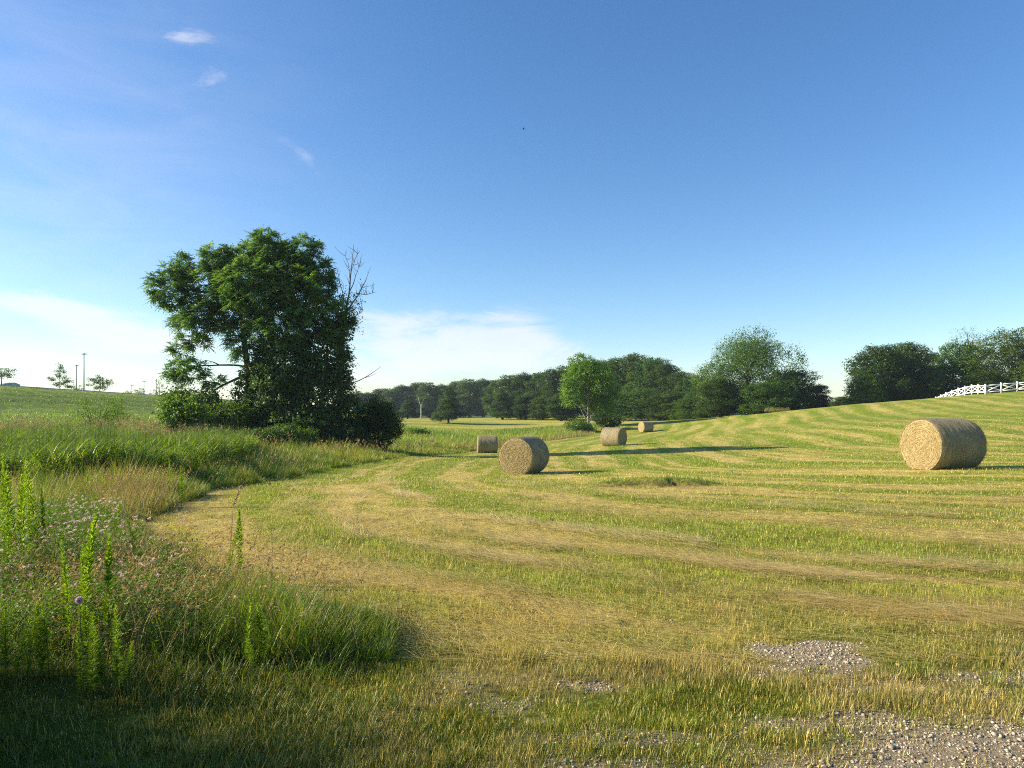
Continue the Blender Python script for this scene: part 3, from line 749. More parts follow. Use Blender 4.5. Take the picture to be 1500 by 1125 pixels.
weed_protos = [make_weed(1.0, 300 + k, lean=(.03, .10, .07, .18, .05, .13)[k], leafy=(.9, 1.2, .7, 1.0, 1.05, .6)[k]) for k in range(6)]
used_proto = set()
WEEDS = [  # px of stem base, py of top, D, px lean, label
    (6, 690, 6.9, 'leafy weed cut by the left photo edge in the tall back cluster'),
    (20, 668, 6.6, 'tallest spire of the leafy weed cluster at the far left'),
    (33, 674, 6.7, 'straight weed spire just right of the tallest far left one'),
    (46, 690, 6.8, 'slimmer weed spire in the middle of the far left cluster'),
    (58, 678, 6.6, 'outermost right weed spire of the far left back cluster'),
    (12, 735, 6.2, 'lower weed spire in front of the far left back cluster'),
    (104, 790, 4.45, 'weed spire left of the tall one beside the pink ball flower'),
    (118, 762, 4.5, 'tall bright weed spire rising beside the pink ball flower'),
    (128, 815, 4.35, 'shorter weed spire crowding the tall one by the ball flower'),
    (158, 782, 4.6, 'thin darker weed spire right of the pink ball flower'),
    (62, 888, 4.1, 'small twin weed spire, the left one below the flower patch'),
    (72, 880, 4.15, 'small twin weed spire, the right one below the flower patch'),
    (8, 884, 4.0, 'short weed at the left photo edge below the flowers'),
    (22, 900, 3.95, 'short bushy weed second from the lower left photo edge'),
    (120, 925, 3.8, 'low weed on the left of the front lower left clump'),
    (134, 895, 3.75, 'bushiest weed in the middle of the front lower left clump'),
    (150, 930, 3.9, 'low weed behind the middle of the front lower left clump'),
    (172, 890, 3.8, 'right leaning weed on the outside of the front left clump'),
    (362, 884, 4.3, 'left of two thin lone weed spires in the dark grass'),
    (385, 880, 4.35, 'right of two thin lone weed spires in the dark grass'),
    (372, 934, 4.25, 'stunted weed between the two thin lone spires'),
    (226, 832, 5.4, 'single small weed at the right edge of the vetch flowers'),
    (334, 765, 6.3, 'faint thin weed standing against the mown field, left one'),
    (352, 745, 6.2, 'faint thin weed standing against the mown field, right one'),
    (0, 700, 6.4, 'weed spire half cut by the left photo edge, behind the low one'),
    (28, 695, 7.1, 'weed spire at the back of the far left cluster, between two taller'),
    (66, 712, 6.9, 'lowest weed spire on the right flank of the far left cluster'),
    (92, 830, 4.7, 'half grown weed spire left of the pair beside the ball flower'),
    (140, 800, 4.75, 'weed spire between the tall bright one and the thin dark one'),
    (40, 905, 4.05, 'short weed between the left edge pair and the twin spires'),
    (184, 940, 3.9, 'lowest outer weed at the right foot of the front left clump'),
    (205, 760, 6.6, 'slender weed spire rising from the back of the vetch flowers'),
    (172, 735, 8.5, 'thin weed spire behind the vetch flowers near the dry grass'),
    (252, 672, 12.5, 'grassy weed spire at the end of the broad grass, left one'),
    (266, 682, 12.6, 'grassy weed spire at the end of the broad grass, right one'),
]
for i, (px, py, D, lab) in enumerate(WEEDS):
    x = (px - 750) / F * D; z = gz(x, D)
    h = (CAMZ - (py - HZ) / F * D) - z
    k = (i * 7 + i // 3) % 6
    sc = (min(1.15, .55 + .5 * h), min(1.15, .55 + .5 * h), h)
    rz = random.uniform(0, 6.28)
    if k in used_proto: w = copy_tree(weed_protos[k], (x, D, z), rz, sc)
    else:
        used_proto.add(k); w = weed_protos[k]; w.location = (x, D, z); w.rotation_euler = (0, 0, rz); w.scale = sc
    tag(w, lab, 'weed', 'tall leafy weeds at the left')

def ball_flower():
    r = RS(41); p = P(116, 879, 4.3); g = gz(p[0], p[1])
    root = empty('ball_flower', (p[0], p[1], g)); h = p[2] - g
    mb = MB(); tube(mb, [(0, 0, 0), (.01, 0, h * .5), (0, 0, h)], [.004, .003, .0025], 5, np.array([.11, .17, .04])); mb.build('stem', M_GRASS, root)
    q = 260; dv = unit(q, r)
    mb = MB(); V, Q, T, C = leafquads(dv * .006 + np.array([0, 0, h]), dv, unit(q, r), .019, .007, mix(np.array([.66, .42, .55]), np.array([.8, .66, .70]), r.rand(q))); mb.add(V, Q, T, C)
    mb.build('flower_head', M_PETAL, root)
    tag(root, 'single round pink flower head on a stem among the weeds', 'flower')
ball_flower()

def seed_stalk():
    """the dry stalk with a leaning plume in front of the field"""
    r = RS(43); D = 6.4; x = (338 - 750) / F * D; g = gz(x, D)
    root = empty('dry_grass_stalk', (x, D, g)); t = P(352, 712, D) - np.array([x, D, g])
    pts = np.array([(0, 0, 0), (.0, 0, t[2] * .4), (t[0] * .25, 0, t[2] * .8), t])
    mb = MB(); tube(mb, pts, [.003, .0025, .002, .001], 5, np.array([.40, .30, .14])); mb.build('stem', M_DRY, root)
    q = 120; s = r.uniform(.0, 1, q); b = pts[2] + (pts[3] - pts[2]) * s[:, None]
    mb = MB(); V, Q, T, C = leafquads(b, unit(q, r) * .6 + np.array([.5, 0, .6]), unit(q, r), r.uniform(.015, .035, q), .006, np.array([.46, .28, .17]) * r.uniform(.7, 1.2, (q, 1))); mb.add(V, Q, T, C)
    mb.build('seed_head', M_DRY, root)
    tag(root, 'dry stalk with a brown seed plume leaning over the mown field', 'grass stalk')
seed_stalk()

# ================================================================== HAY BALES
def bale_mats():
    # rolled side
    m1, nt, out = newmat('hay_side'); L = nt.links
    tc = N(nt, 'ShaderNodeTexCoord'); mp = N(nt, 'ShaderNodeMapping'); mp.inputs['Scale'].default_value = (26, 3.2, 3.2); L.new(tc.outputs['Object'], mp.inputs[0])
    n1 = N(nt, 'ShaderNodeTexNoise', Scale=3.0, Detail=9.0, Roughness=.75); L.new(mp.outputs[0], n1.inputs['Vector'])
    n2 = N(nt, 'ShaderNodeTexNoise', Scale=1.7, Detail=4.0); L.new(tc.outputs['Object'], n2.inputs['Vector'])
    rp = N(nt, 'ShaderNodeValToRGB'); e = rp.color_ramp.elements
    e[0].position = .33; e[0].color = (.16, .125, .055, 1); e[1].position = .66; e[1].color = (.45, .39, .24, 1)
    L.new(n1.outputs['Fac'], rp.inputs[0])
    r2 = N(nt, 'ShaderNodeMapRange'); r2.inputs[1].default_value = .3; r2.inputs[2].default_value = .7; r2.inputs[3].default_value = .7; r2.inputs[4].default_value = 1.15; L.new(n2.outputs['Fac'], r2.inputs[0])
    vm = N(nt, 'ShaderNodeVectorMath', _operation='SCALE'); L.new(rp.outputs[0], vm.inputs[0]); L.new(r2.outputs[0], vm.inputs['Scale'])
    pb = N(nt, 'ShaderNodeBsdfPrincipled', Roughness=.85); pb.inputs['Specular IOR Level'].default_value = .15
    L.new(vm.outputs[0], pb.inputs['Base Color'])
    bp = N(nt, 'ShaderNodeBump', Strength=1.0, Distance=.03); L.new(n1.outputs['Fac'], bp.inputs['Height']); L.new(bp.outputs[0], pb.inputs['Normal']); L.new(pb.outputs[0], out.inputs[0])
    # coiled end
    m2, nt, out = newmat('hay_end'); L = nt.links
    at = N(nt, 'ShaderNodeAttribute', _attribute_name='Col')
    tc = N(nt, 'ShaderNodeTexCoord')
    n1 = N(nt, 'ShaderNodeTexNoise', Scale=34.0, Detail=8.0, Roughness=.8); L.new(tc.outputs['Object'], n1.inputs['Vector'])
    r1 = N(nt, 'ShaderNodeMapRange'); r1.inputs[1].default_value = .32; r1.inputs[2].default_value = .68; r1.inputs[3].default_value = .5; r1.inputs[4].default_value = 1.25; L.new(n1.outputs['Fac'], r1.inputs[0])
    vm = N(nt, 'ShaderNodeVectorMath', _operation='SCALE'); L.new(at.outputs['Color'], vm.inputs[0]); L.new(r1.outputs[0], vm.inputs['Scale'])
    pb = N(nt, 'ShaderNodeBsdfPrincipled', Roughness=.9); pb.inputs['Specular IOR Level'].default_value = .1
    L.new(vm.outputs[0], pb.inputs['Base Color'])
    bp = N(nt, 'ShaderNodeBump', Strength=.9, Distance=.03); L.new(n1.outputs['Fac'], bp.inputs['Height']); L.new(bp.outputs[0], pb.inputs['Normal']); L.new(pb.outputs[0], out.inputs[0])
    return m1, m2
M_HAYSIDE, M_HAYEND = bale_mats()

def make_bale(seed, Rr=.775, Ln=1.55, detail=1.0):
    """axis along local X, resting on z=0; end at -X is the near one"""
    r = RS(seed); root = empty('hay_bale', (0, 0, 0))
    nx, na = 44, 128
    t = np.linspace(-1, 1, nx); a = np.arange(na) / na * 2 * np.pi
    Tm, Am = np.meshgrid(t, a, indexing='ij')
    prof = Rr * (1 - .045 * np.abs(Tm) ** 9) + .010 * (fbm(Tm * 3 + seed, Am * 3, .35, seed, 3) - .5) + .014 * (vnoise(Tm * 14 + seed, Am * .7, .6, seed + 3) - .5)
    cy = np.cos(Am) * prof; cz = np.sin(Am) * prof
    cz = np.where(cz < -Rr * .88, -Rr * .88 + (cz + Rr * .88) * .2, cz)      # settles on the ground
    V = np.stack([Tm * Ln / 2, cy, cz + Rr * .904], -1).reshape(-1, 3)
    i, j = np.meshgrid(np.arange(nx - 1), np.arange(na), indexing='ij'); j2 = (j + 1) % na
    Q = np.stack([i * na + j, (i + 1) * na + j, (i + 1) * na + j2, i * na + j2], -1).reshape(-1, 4)
    mesh_obj('rolled_side', V, Q, None, M_HAYSIDE, root, None, True)
    for sgn in (-1, 1):
        nr = 60
        rr = np.linspace(0.0, 1, nr); Rm, Am = np.meshgrid(rr, a, indexing='ij')
        wob = .35 * fbm(np.cos(Am) * 3 + seed, np.sin(Am) * 3, 1.5, seed, 2)
        ph = (Rm * 13 + Am / (2 * np.pi) * 1.0 + wob * 2.2)
        coil = .5 + .5 * np.cos(2 * np.pi * ph)
        nz = fbm(np.cos(Am) * Rm * 10 + seed, np.sin(Am) * Rm * 10, .5, seed + 9, 3)
        dpt = .03 * (1 - Rm ** 2) + .011 * coil * sstep(.0, .15, Rm) + .03 * (nz - .5) - .025 * sstep(.9, 1, Rm)
        rad = Rm * Rr * .955
        cy = np.cos(Am) * rad; cz = np.sin(Am) * rad; cz = np.where(cz < -Rr * .88, -Rr * .88 + (cz + Rr * .88) * .2, cz)
        V = np.stack([sgn * (Ln / 2 + dpt), cy, cz + Rr * .904], -1).reshape(-1, 3)
        i, j = np.meshgrid(np.arange(nr - 1), np.arange(na), indexing='ij'); j2 = (j + 1) % na
        Q = np.stack([i * na + j, i * na + j2, (i + 1) * na + j2, (i + 1) * na + j], -1).reshape(-1, 4)
        if sgn > 0: Q = Q[:, ::-1]
        c = mix(np.array([.25, .18, .075]), np.array([.52, .41, .20]), sstep(.2, .8, .32 * coil + .85 * nz - .08))
        c = mix(c, np.array([.54, .44, .23]), sstep(.9, .97, Rm) * .6)
        mesh_obj('coiled_end', V, Q, None, M_HAYEND, root, c.reshape(-1, 3), True)
    # loose stalks standing off the surface
    n = int(9000 * detail); mb = MB()
    aa = r.rand(n) * 6.28; tt = r.uniform(-.98, .98, n)
    b = np.stack([tt * Ln / 2, np.cos(aa) * Rr * .992, np.sin(aa) * Rr * .992 + Rr * .904], 1)
    ok = b[:, 2] > .02; b = b[ok]; aa = aa[ok]; n = len(b)
    nrm = np.stack([np.zeros(n), np.cos(aa), np.sin(aa)], 1); tn = np.stack([np.zeros(n), -np.sin(aa), np.cos(aa)], 1)
    ax = tn * np.sign(r.normal(size=n))[:, None] + nrm * r.uniform(.02, .25, n)[:, None] + np.array([1, 0, 0]) * r.normal(0, .35, n)[:, None]
    c = mix(np.array([.28, .23, .12]), np.array([.50, .43, .26]), r.rand(n))
    V, Q, T, C = leafquads(b, ax, nrm, r.uniform(.06, .2, n), .0045, c, .1); mb.add(V, Q, T, C)
    for sgn in (-1, 1):
        n = int(3600 * detail); rad = np.sqrt(r.rand(n)) * Rr * .95; aa = r.rand(n) * 6.28
        b = np.stack([np.full(n, 1.0) * sgn * (Ln / 2 + .012 + .03 * (1 - (rad / Rr) ** 2)), np.cos(aa) * rad, np.sin(aa) * rad + Rr * .904], 1)
        b = b[b[:, 2] > .03]; aa = aa[:len(b)]; n = len(b)
        aa = np.arctan2(b[:, 2] - Rr * .904, b[:, 1])
        tn = np.stack([np.zeros(n), -np.sin(aa), np.cos(aa)], 1)
        ax = tn * np.sign(r.normal(size=n))[:, None] + np.array([sgn, 0, 0]) * r.uniform(.02, .5, n)[:, None] + unit(n, r) * .25
        c = mix(np.array([.34, .26, .11]), np.array([.55, .44, .23]), r.rand(n))
        V, Q, T, C = leafquads(b, ax, np.repeat([[sgn, 0, 0]], n, 0) + unit(n, r) * .3, r.uniform(.05, .14, n), .0048, c, .1); mb.add(V, Q, T, C)
    o = mb.build('loose_stalks', M_DRY, root); o['kind'] = 'stuff'
    return root
for (px, D, ax, seed, det, lab) in (
    (1380, 20.4, (.966, .259), 1, 1.0, 'large round hay bale with sunlit coiled end, right below the white fence'),
    (768, 28.1, (.454, .891), 2, .9, 'round hay bale in the middle with its coiled end turned to the viewer'),
    (714, 57.5, (1.0, .07), 3, .5, 'hay bale lying side on just behind and left of the middle bale'),
    (899, 55.5, (-.80, .60), 4, .5, 'hay bale whose dark end faces right, between middle bale and far bale'),
    (946, 98, (.90, .43), 5, .35, 'smallest, farthest hay bale at the edge of the dark wood')):
    b = make_bale(seed, detail=det)
    x = (px - 750) / F * D; L = math.hypot(*ax)
    b.location = (x, D, gz(x, D) - .02); b.rotation_euler = (0, 0, math.atan2(ax[1], ax[0]))
    tag(b, lab, 'hay bale', 'round hay bales on the mown field')

# ================================================================== TREES
def limb(mb, a, b, ra, rb, r, sag=0.0, n=7, wig=.06, sides=7):
    a = np.asarray(a, float); b = np.asarray(b, float); t = np.linspace(0, 1, n)[:, None]
    L = np.linalg.norm(b - a)
    p = a + (b - a) * t; p += np.cumsum(r.normal(0, wig * L / n, (n, 3)), 0) * np.sin(np.pi * t)
    p[:, 2] += sag * L * np.sin(np.pi * t[:, 0])
    tube(mb, p, np.linspace(ra, rb, n), sides)
    return p

def crown_leaves(lobes, r, nclump, per, clump_r, L, W, ca, cb, up=.6, droop=0.0, shell=.55, flat=.7):
    """lobes: (cx,cy,cz,rx,ry,rz[,weight]); leaf clumps fill each lobe, denser near its surface"""
    vol = np.array([l[3] * l[4] * l[5] for l in lobes]) ** .72
    vol /= vol.sum()
    pick = r.choice(len(lobes), nclump, p=vol)
    lb = np.array([l[:6] for l in lobes])[pick]
    d = unit(nclump, r); rad = shell + (1 - shell) * r.rand(nclump) ** .6
    rad = np.where(r.rand(nclump) < .25, r.rand(nclump) ** .5, rad) * r.uniform(.88, 1.12, nclump)
    cen = lb[:, :3] + d * rad[:, None] * lb[:, 3:6]
    cr = clump_r * r.uniform(.6, 1.4, nclump)
    tone = np.clip(.5 + .28 * r.normal(size=nclump), 0, 1)
    k = np.maximum(3, r.poisson(per, nclump)); idx = np.repeat(np.arange(nclump), k); m = len(idx)
    off = unit(m, r) * (r.rand(m) ** .5 * cr[idx])[:, None] * np.array([1, 1, flat])
    pos = cen[idx] + off
    ax = off / (cr[idx][:, None] + 1e-6) * .7 + unit(m, r) * .8 + np.array([0, 0, -droop])
    nr = unit(m, r) * (1 - up) + np.array([0, 0, up]) + d[idx] * .35
    c = mix(np.asarray(ca), np.asarray(cb), np.clip(tone[idx] + r.normal(0, .15, m), 0, 1)) * r.uniform(.82, 1.2, (m, 1))
    return leafquads(pos, ax, nr, L * r.uniform(.65, 1.3, m), W * r.uniform(.7, 1.2, m), c)

def frond_clumps(cen, r, nf, fl, npair, LL, LW, ca, cb, out=None):
    """radiating feather leaves (pinnate fronds) at each twig end"""
    n = len(cen); idx = np.repeat(np.arange(n), nf); m = len(idx)
    a = r.rand(m) * 6.28; el = r.uniform(-.6, 1.1, m)
    d0 = np.stack([np.cos(a) * np.cos(el), np.sin(a) * np.cos(el), np.sin(el)], 1)
    if out is not None: d0 = d0 + out[idx] * .5; d0 /= np.linalg.norm(d0, axis=1)[:, None]
    L = fl * r.uniform(.65, 1.25, m)
    sd = np.cross(d0, [0, 0, 1.]); sd /= np.linalg.norm(sd, axis=1)[:, None] + 1e-9
    tone = np.clip(.5 + .38 * r.normal(size=n), 0, 1)[idx]
    Vs = []; Cs = []
    for k in range(npair + 1):
        t = (k + .8) / (npair + 1)
        p = cen[idx] + d0 * (L * t)[:, None] + np.array([0, 0, -1.]) * (L * .30 * t * t)[:, None]
        tn = d0 + np.array([0, 0, -1.]) * (.6 * t)
        c = mix(np.asarray(ca), np.asarray(cb), np.clip(tone + r.normal(0, .12, m), 0, 1)) * r.uniform(.85, 1.18, (m, 1))
        for s in ((-1, 1) if k < npair else (0,)):
            ax = tn * .55 + sd * s * 1.0 + np.array([0, 0, -.25]) if s else tn
            up = np.cross(sd, tn) * np.sign(np.cross(sd, tn)[:, 2:3] + 1e-6) + unit(m, r) * .25
            V, Q, T, C = leafquads(p, ax, up, LL * r.uniform(.75, 1.2, m), LW, c); Vs.append(V); Cs.append(C)
    V = np.concatenate(Vs); C = np.concatenate(Cs)
    return V, np.arange(len(V)).reshape(-1, 4), None, C

def sample_lobes(lobes, n, r, shell=.5):
    vol = np.array([l[3] * l[4] * l[5] for l in lobes]) ** .7; vol /= vol.sum()
    pk = r.choice(len(lobes), n, p=vol); lb = np.array([l[:6] for l in lobes])[pk]
    d = unit(n, r); rad = shell + (1 - shell) * r.rand(n) ** .6
    rad = np.where(r.rand(n) < .2, r.rand(n) ** .5, rad) * r.uniform(.85, 1.15, n)
    return lb[:, :3] + d * rad[:, None] * lb[:, 3:6], d

TD = 45.0
TB = P(395, 657, TD); TB[2] = gz(TB[0], TB[1])
def tl(px, py, dy=0.0):  # local point of the big tree from the photo outline, dy = depth offset
    return P(px, py, TD + dy) - TB

def big_tree():
    r = RS(61); root = empty('walnut_tree', TB); s = TD / F
    st = [((372, 660, 0), (362, 531, .2), (345, 420, .3), .26), ((395, 660, .6), (400, 520, .8), (392, 390, .5), .24), ((428, 660, -.3), (440, 540, 0), (450, 420, .2), .22),
          ((468, 662, .5), (475, 560, .6), (482, 480, .5), .16), ((410, 660, -1.0), (415, 560, -1.0), (420, 470, -.8), .14)]
    stems = []
    for (a, b, c, w) in st:
        A = tl(a[0], a[1] + 2, a[2]); A[2] = gz(TB[0] + A[0], TB[1] + A[1]) - TB[2] - .1
        B = tl(*b); Cc = tl(*c); mb = MB()
        p1 = limb(mb, A, B, w, w * .75, r, n=8, wig=.03); p2 = limb(mb, p1[-1], Cc, w * .75, w * .3, r, n=8, wig=.05)
        stems.append((np.concatenate([p1, p2]), mb.build('trunk', M_BARK, root, smooth=True)))
    # heavy side limbs, each on the stem it grows from
    for (a, b, ra, dy) in (((348, 440), (255, 425), .11, -.4), ((350, 460), (300, 400), .10, .8), ((345, 420), (325, 372), .10, -.6), ((392, 400), (395, 350), .09, .2), ((398, 440), (435, 360), .09, -.8),
                       ((445, 440), (468, 400), .08, .7), ((352, 480), (290, 490), .08, -.6), ((364, 548), (300, 582), .10, -.5), ((362, 538), (275, 540), .07, .5), ((320, 534), (300, 528), .04, .3), ((300, 582), (275, 598), .07, -.6),
                       ((470, 540), (500, 500), .08, .5), ((400, 480), (370, 430), .08, -1.5), ((440, 500), (430, 430), .08, -1.8), ((480, 480), (505, 460), .06, 0), ((400, 430), (410, 380), .08, 1.8)):
        A = tl(*a); k = int(np.argmin([np.linalg.norm(p - A, axis=1).min() for p, o in stems])); mb = MB()
        limb(mb, A, tl(*b, dy), ra, ra * .35, r, sag=.06, n=8, wig=.12); mb.build('branch', M_BARK, stems[k][1], smooth=True)
    Lb = [(251, 423, 34, 34, 0), (268, 393, 22, 19, .3), (325, 384, 33, 27, .2), (393, 362, 32, 29, 0), (441, 369, 31, 27, -.2), (467, 408, 27, 32, 0),
          (369, 420, 58, 42, -.8), (316, 420, 44, 38, .4), (442, 435, 50, 45, -.6), (297, 462, 32, 27, -.3), (345, 462, 46, 30, .8), (411, 478, 58, 45, -.4), (487, 470, 30, 40, .3),
          (350, 505, 22, 22, -.6), (285, 499, 24, 14, 0), (262, 512, 12, 10, 0), (277, 540, 31, 18, 0), (310, 556, 20, 12, -.4), (255, 548, 14, 9, .2), (268, 470, 18, 16, .5), (369, 392, 40, 40, 1.0), (420, 400, 44, 40, 1.2)]
    lobes = [(*tl(px, py, dy * 1.4), rx * s, min(rx, 44) * s * 1.0, ry * s) for (px, py, rx, ry, dy) in Lb]
    lobes = [(l[0], l[1], l[2], l[3] * .9, l[4] * .9, l[5] * .86) for l in lobes]
    cen, d = sample_lobes(lobes, 1950, r, .52)
    mb = MB()
    V, Q, T, C = frond_clumps(cen, r, 8, .52, 5, .18, .068, (.05, .125, .032), (.21, .36, .075), d); mb.add(V, Q, T, C)
    mb.build('crown', M_LEAF, root)
    # climbing vines and dense shaded foliage round the stems
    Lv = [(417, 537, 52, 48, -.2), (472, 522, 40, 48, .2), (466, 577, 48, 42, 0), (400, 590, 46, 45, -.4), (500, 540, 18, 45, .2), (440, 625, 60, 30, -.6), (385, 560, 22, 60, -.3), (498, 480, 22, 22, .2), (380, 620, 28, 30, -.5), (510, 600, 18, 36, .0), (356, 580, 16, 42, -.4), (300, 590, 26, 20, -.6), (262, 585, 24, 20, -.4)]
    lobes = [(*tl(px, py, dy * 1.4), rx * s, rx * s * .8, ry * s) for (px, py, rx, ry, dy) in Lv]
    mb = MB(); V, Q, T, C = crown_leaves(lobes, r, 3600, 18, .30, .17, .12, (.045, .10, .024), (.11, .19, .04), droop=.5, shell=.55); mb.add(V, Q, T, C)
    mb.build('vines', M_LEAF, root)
    # a dead grey limb sticking out to the right
    mb = MB(); p = limb(mb, tl(500, 566, 0), tl(558, 537, -.3), .05, .008, r, sag=-.08, n=8, wig=.05, sides=5); limb(mb, p[4], tl(552, 546, -.2), .02, .005, r, n=5, sides=4)
    mb.build('dead_limb', M_DEAD, root)
    tag(root, 'big dark leafy tree with vine wrapped stems standing left in the unmown strip', 'tree')
big_tree()

def dead_tree():
    r = RS(67); D = 46.5; b = P(495, 657, D); b[2] = gz(b[0], b[1])
    root = empty('dead_tree', b); q = lambda px, py, dy=0: P(px, py, D + dy) - b
    mb = MB()
    limb(mb, (0, 0, -.1), q(502, 500), .20, .12, r, n=9, wig=.03); limb(mb, q(502, 500), q(507, 455), .12, .09, r, n=5, wig=.02)
    mb.build('trunk', M_DEAD, root)
    mb = MB()
    stems = [((507, 455), (518, 358), .07), ((508, 458), (541, 395), .06), ((506, 460), (495, 400), .04), ((511, 430), (528, 385), .04), ((513, 410), (505, 375), .03), ((522, 430), (550, 428), .035), ((505, 470), (490, 425), .03), ((509, 468), (532, 455), .035), ((514, 400), (524, 372), .02)]
    for a, c, w in stems:
        p = limb(mb, q(*a), q(*c, r.uniform(-1, 1)), w, .012, r, n=8, wig=.10, sides=5, sag=-.03)
        for k in range(9):
            i = r.randint(2, 8); e = p[i] + np.array([r.normal(0, .28), r.normal(0, .28), r.uniform(.2, .8)])
            limb(mb, p[i], e, .016, .006, r, n=4, wig=.15, sides=4)
    mb.build('branches', M_DEAD, root)
    n = 130; cen = np.concatenate([q(508, 452) + r.normal(0, 1, (n, 3)) * np.array([.5, .4, .55])])
    mb = MB(); m = n * 9; V, Q, T, C = leafquads(np.repeat(cen, 9, 0) + r.normal(0, .12, (m, 3)), unit(m, r), unit(m, r), .12, .07, mix(np.array([.06, .10, .03]), np.array([.14, .19, .05]), r.rand(m))); mb.add(V, Q, T, C)
    mb.build('foliage', M_LEAF, root)
    tag(root, 'bare dead tree rising behind the right side of the big tree', 'tree')
dead_tree()

def make_bush(name, seed, lobes, n, per, cr, L, W, ca, cb, loc, stems=5, mat=None):
    r = RS(seed); root = empty(name, loc)
    mb = MB()
    for k in range(stems):
        l = lobes[k % len(lobes)]
        limb(mb, (r.normal(0, .1), r.normal(0, .1), -.05), (l[0] + r.normal(0, .3 * l[3]), l[1] + r.normal(0, .3 * l[4]), l[2] + .5 * l[5]), .035, .01, r, n=6, wig=.1, sides=5)
    mb.build('stems', M_BARK, root)
    mb = MB(); V, Q, T, C = crown_leaves(lobes, r, n, per, cr, L, W, ca, cb); V[:, 2] = np.maximum(V[:, 2], .02); mb.add(V, Q, T, C)
    mb.build('foliage', mat or M_LEAF, root)
    return root
def bush_at(name, seed, px, py, D, w_px, top_py, dens, L, W, ca, cb, label, per=12, cr=.22, rnd=5, group=None, stems=5):
    """bush whose foot is at (px,py) and whose top reaches top_py"""
    r = RS(seed + 1000); x = (px - 750) / F * D; z = gz(x, D); s = D / F
    H = CAMZ - (top_py - HZ) * s - z; W_ = w_px * s / 2
    lobes = [(0, 0, H * .5, W_ * .8, W_ * .7, H * .45)]
    for k in range(rnd):
        a = k / rnd * 6.28 + r.rand(); f = r.uniform(.45, .7); rr = W_ * r.uniform(.3, .48)
        lobes.append((math.cos(a) * W_ * f, math.sin(a) * W_ * f, H * r.uniform(.3, .78), rr, rr, min(rr, H * .28)))
    o = make_bush(name, seed, lobes, dens, per, cr, L, W, ca, cb, (x, D, z), stems)
    return tag(o, label, 'bush' if 'shrub' not in name else 'shrub', group)
DK = ((.026, .058, .014), (.065, .12, .025)); MD = ((.06, .12, .018), (.13, .22, .035)); LT = ((.10, .19, .022), (.20, .31, .04))
bush_at('leafy_bush', 71, 338, 650, 43, 78, 588, 520, .17, .12, *MD, 'rounded bush with big leaves at the left foot of the big tree', cr=.28)
bush_at('leafy_bush', 72, 270, 640, 41, 78, 572, 430, .19, .12, *LT, 'bright leafy bush hanging below the low left limb of the big tree', cr=.26)
bush_at('dark_bush', 73, 552, 662, 46, 86, 578, 1500, .13, .06, *DK, 'dark rounded bush at the right foot of the big tree', per=16, cr=.25)
bush_at('dark_bush', 74, 500, 664, 44, 90, 610, 700, .14, .08, *DK, 'low dark bush between the big tree and the rounded dark bush')
bush_at('leafy_bush', 75, 432, 668, 39, 70, 622, 420, .13, .08, *MD, 'low bramble bush in front of the big tree stems', cr=.22)
bush_at('leafy_bush', 76, 382, 668, 37, 70, 626, 420, .12, .08, *MD, 'low bramble bush with upright shoots left of the one before the stems', cr=.2)
bush_at('leafy_bush', 77, 310, 668, 34, 80, 630, 420, .12, .07, (.06, .12, .02), (.13, .19, .035), 'low weedy bush beside the broad green grass', cr=.22)
bush_at('young_shrub', 78, 140, 640, 50, 72, 576, 330, .12, .055, *LT, 'airy young shrub standing on the green bank, the wider of two', per=9, cr=.2, rnd=7, stems=12)
bush_at('young_shrub', 79, 172, 632, 52, 34, 574, 150, .11, .05, *LT, 'narrow young shrub right of the wider one on the bank', per=9, cr=.2, stems=7)
bush_at('leafy_bush', 80, 612, 652, 78, 34, 628, 200, .22, .14, *LT, 'small bright bush at the meadow edge right of the dark bush', cr=.35)
bush_at('leafy_bush', 81, 890, 632, 104, 44, 604, 260, .25, .15, *DK, 'dark brushy bush under the pale stemmed tree', cr=.4)
bush_at('leafy_bush', 82, 845, 634, 102, 50, 612, 240, .24, .14, *MD, 'scrubby green bush left of the pale stemmed tree foot', cr=.4)
bush_at('leafy_bush', 83, 1138, 607, 108, 44, 598, 160, .22, .05, (.14, .17, .03), (.34, .27, .11), 'pale tuft of long grass and brush on the field crest', cr=.3)

# ---- small trees and poles along the road on the left
def small_tree(seed, px, top, D, w_px, label, base_py=None, tilt=0, ca=(.045, .085, .02), cb=(.11, .17, .035), dens=150, shape='cone', group='young trees along the road'):
    r = RS(seed); x = (px - 750) / F * D; z = gz(x, D); s = D / F
    H = CAMZ - (top - HZ) * s - z; W_ = w_px * s / 2
    root = empty('young_tree', (x, D, z)); mb = MB(); limb(mb, (0, 0, -.1), (0, 0, H * .95), .07, .015, r, n=8, wig=.04)
    lobes = []
    for k in range(13):
        t = (k + .6) / 13
        if shape == 'cone': rad = W_ * (1.05 - .85 * t) * r.uniform(.7, 1.1); zc = H * (.22 + .74 * t)
        elif shape == 'flat': rad = W_ * r.uniform(.5, .9); zc = H * (.55 + .40 * t)
        else: rad = W_ * math.sqrt(max(.05, 1 - (2 * t - .9) ** 2)) * r.uniform(.7, 1.1); zc = H * (.25 + .68 * t)
        a = k * 2.4 + r.rand(); c = (math.cos(a) * rad * .62, math.sin(a) * rad * .62, zc)
        limb(mb, (0, 0, zc - .15 * H), c, .025, .008, r, n=4, sides=4)
        lobes.append((*c, rad * .5, rad * .5, H * .07))
    mb.build('trunk', M_BARK, root)
    mb = MB(); V, Q, T, C = crown_leaves(lobes, r, dens, 9, .22 * s * 10, .17, .08, ca, cb, shell=.2); mb.add(V, Q, T, C)
    mb.build('crown', M_LEAF, root)
    return tag(root, label, 'tree', group)
small_tree(91, 2, 538, 84, 66, 'flat topped young tree cut by the left photo edge', shape='flat', dens=190)
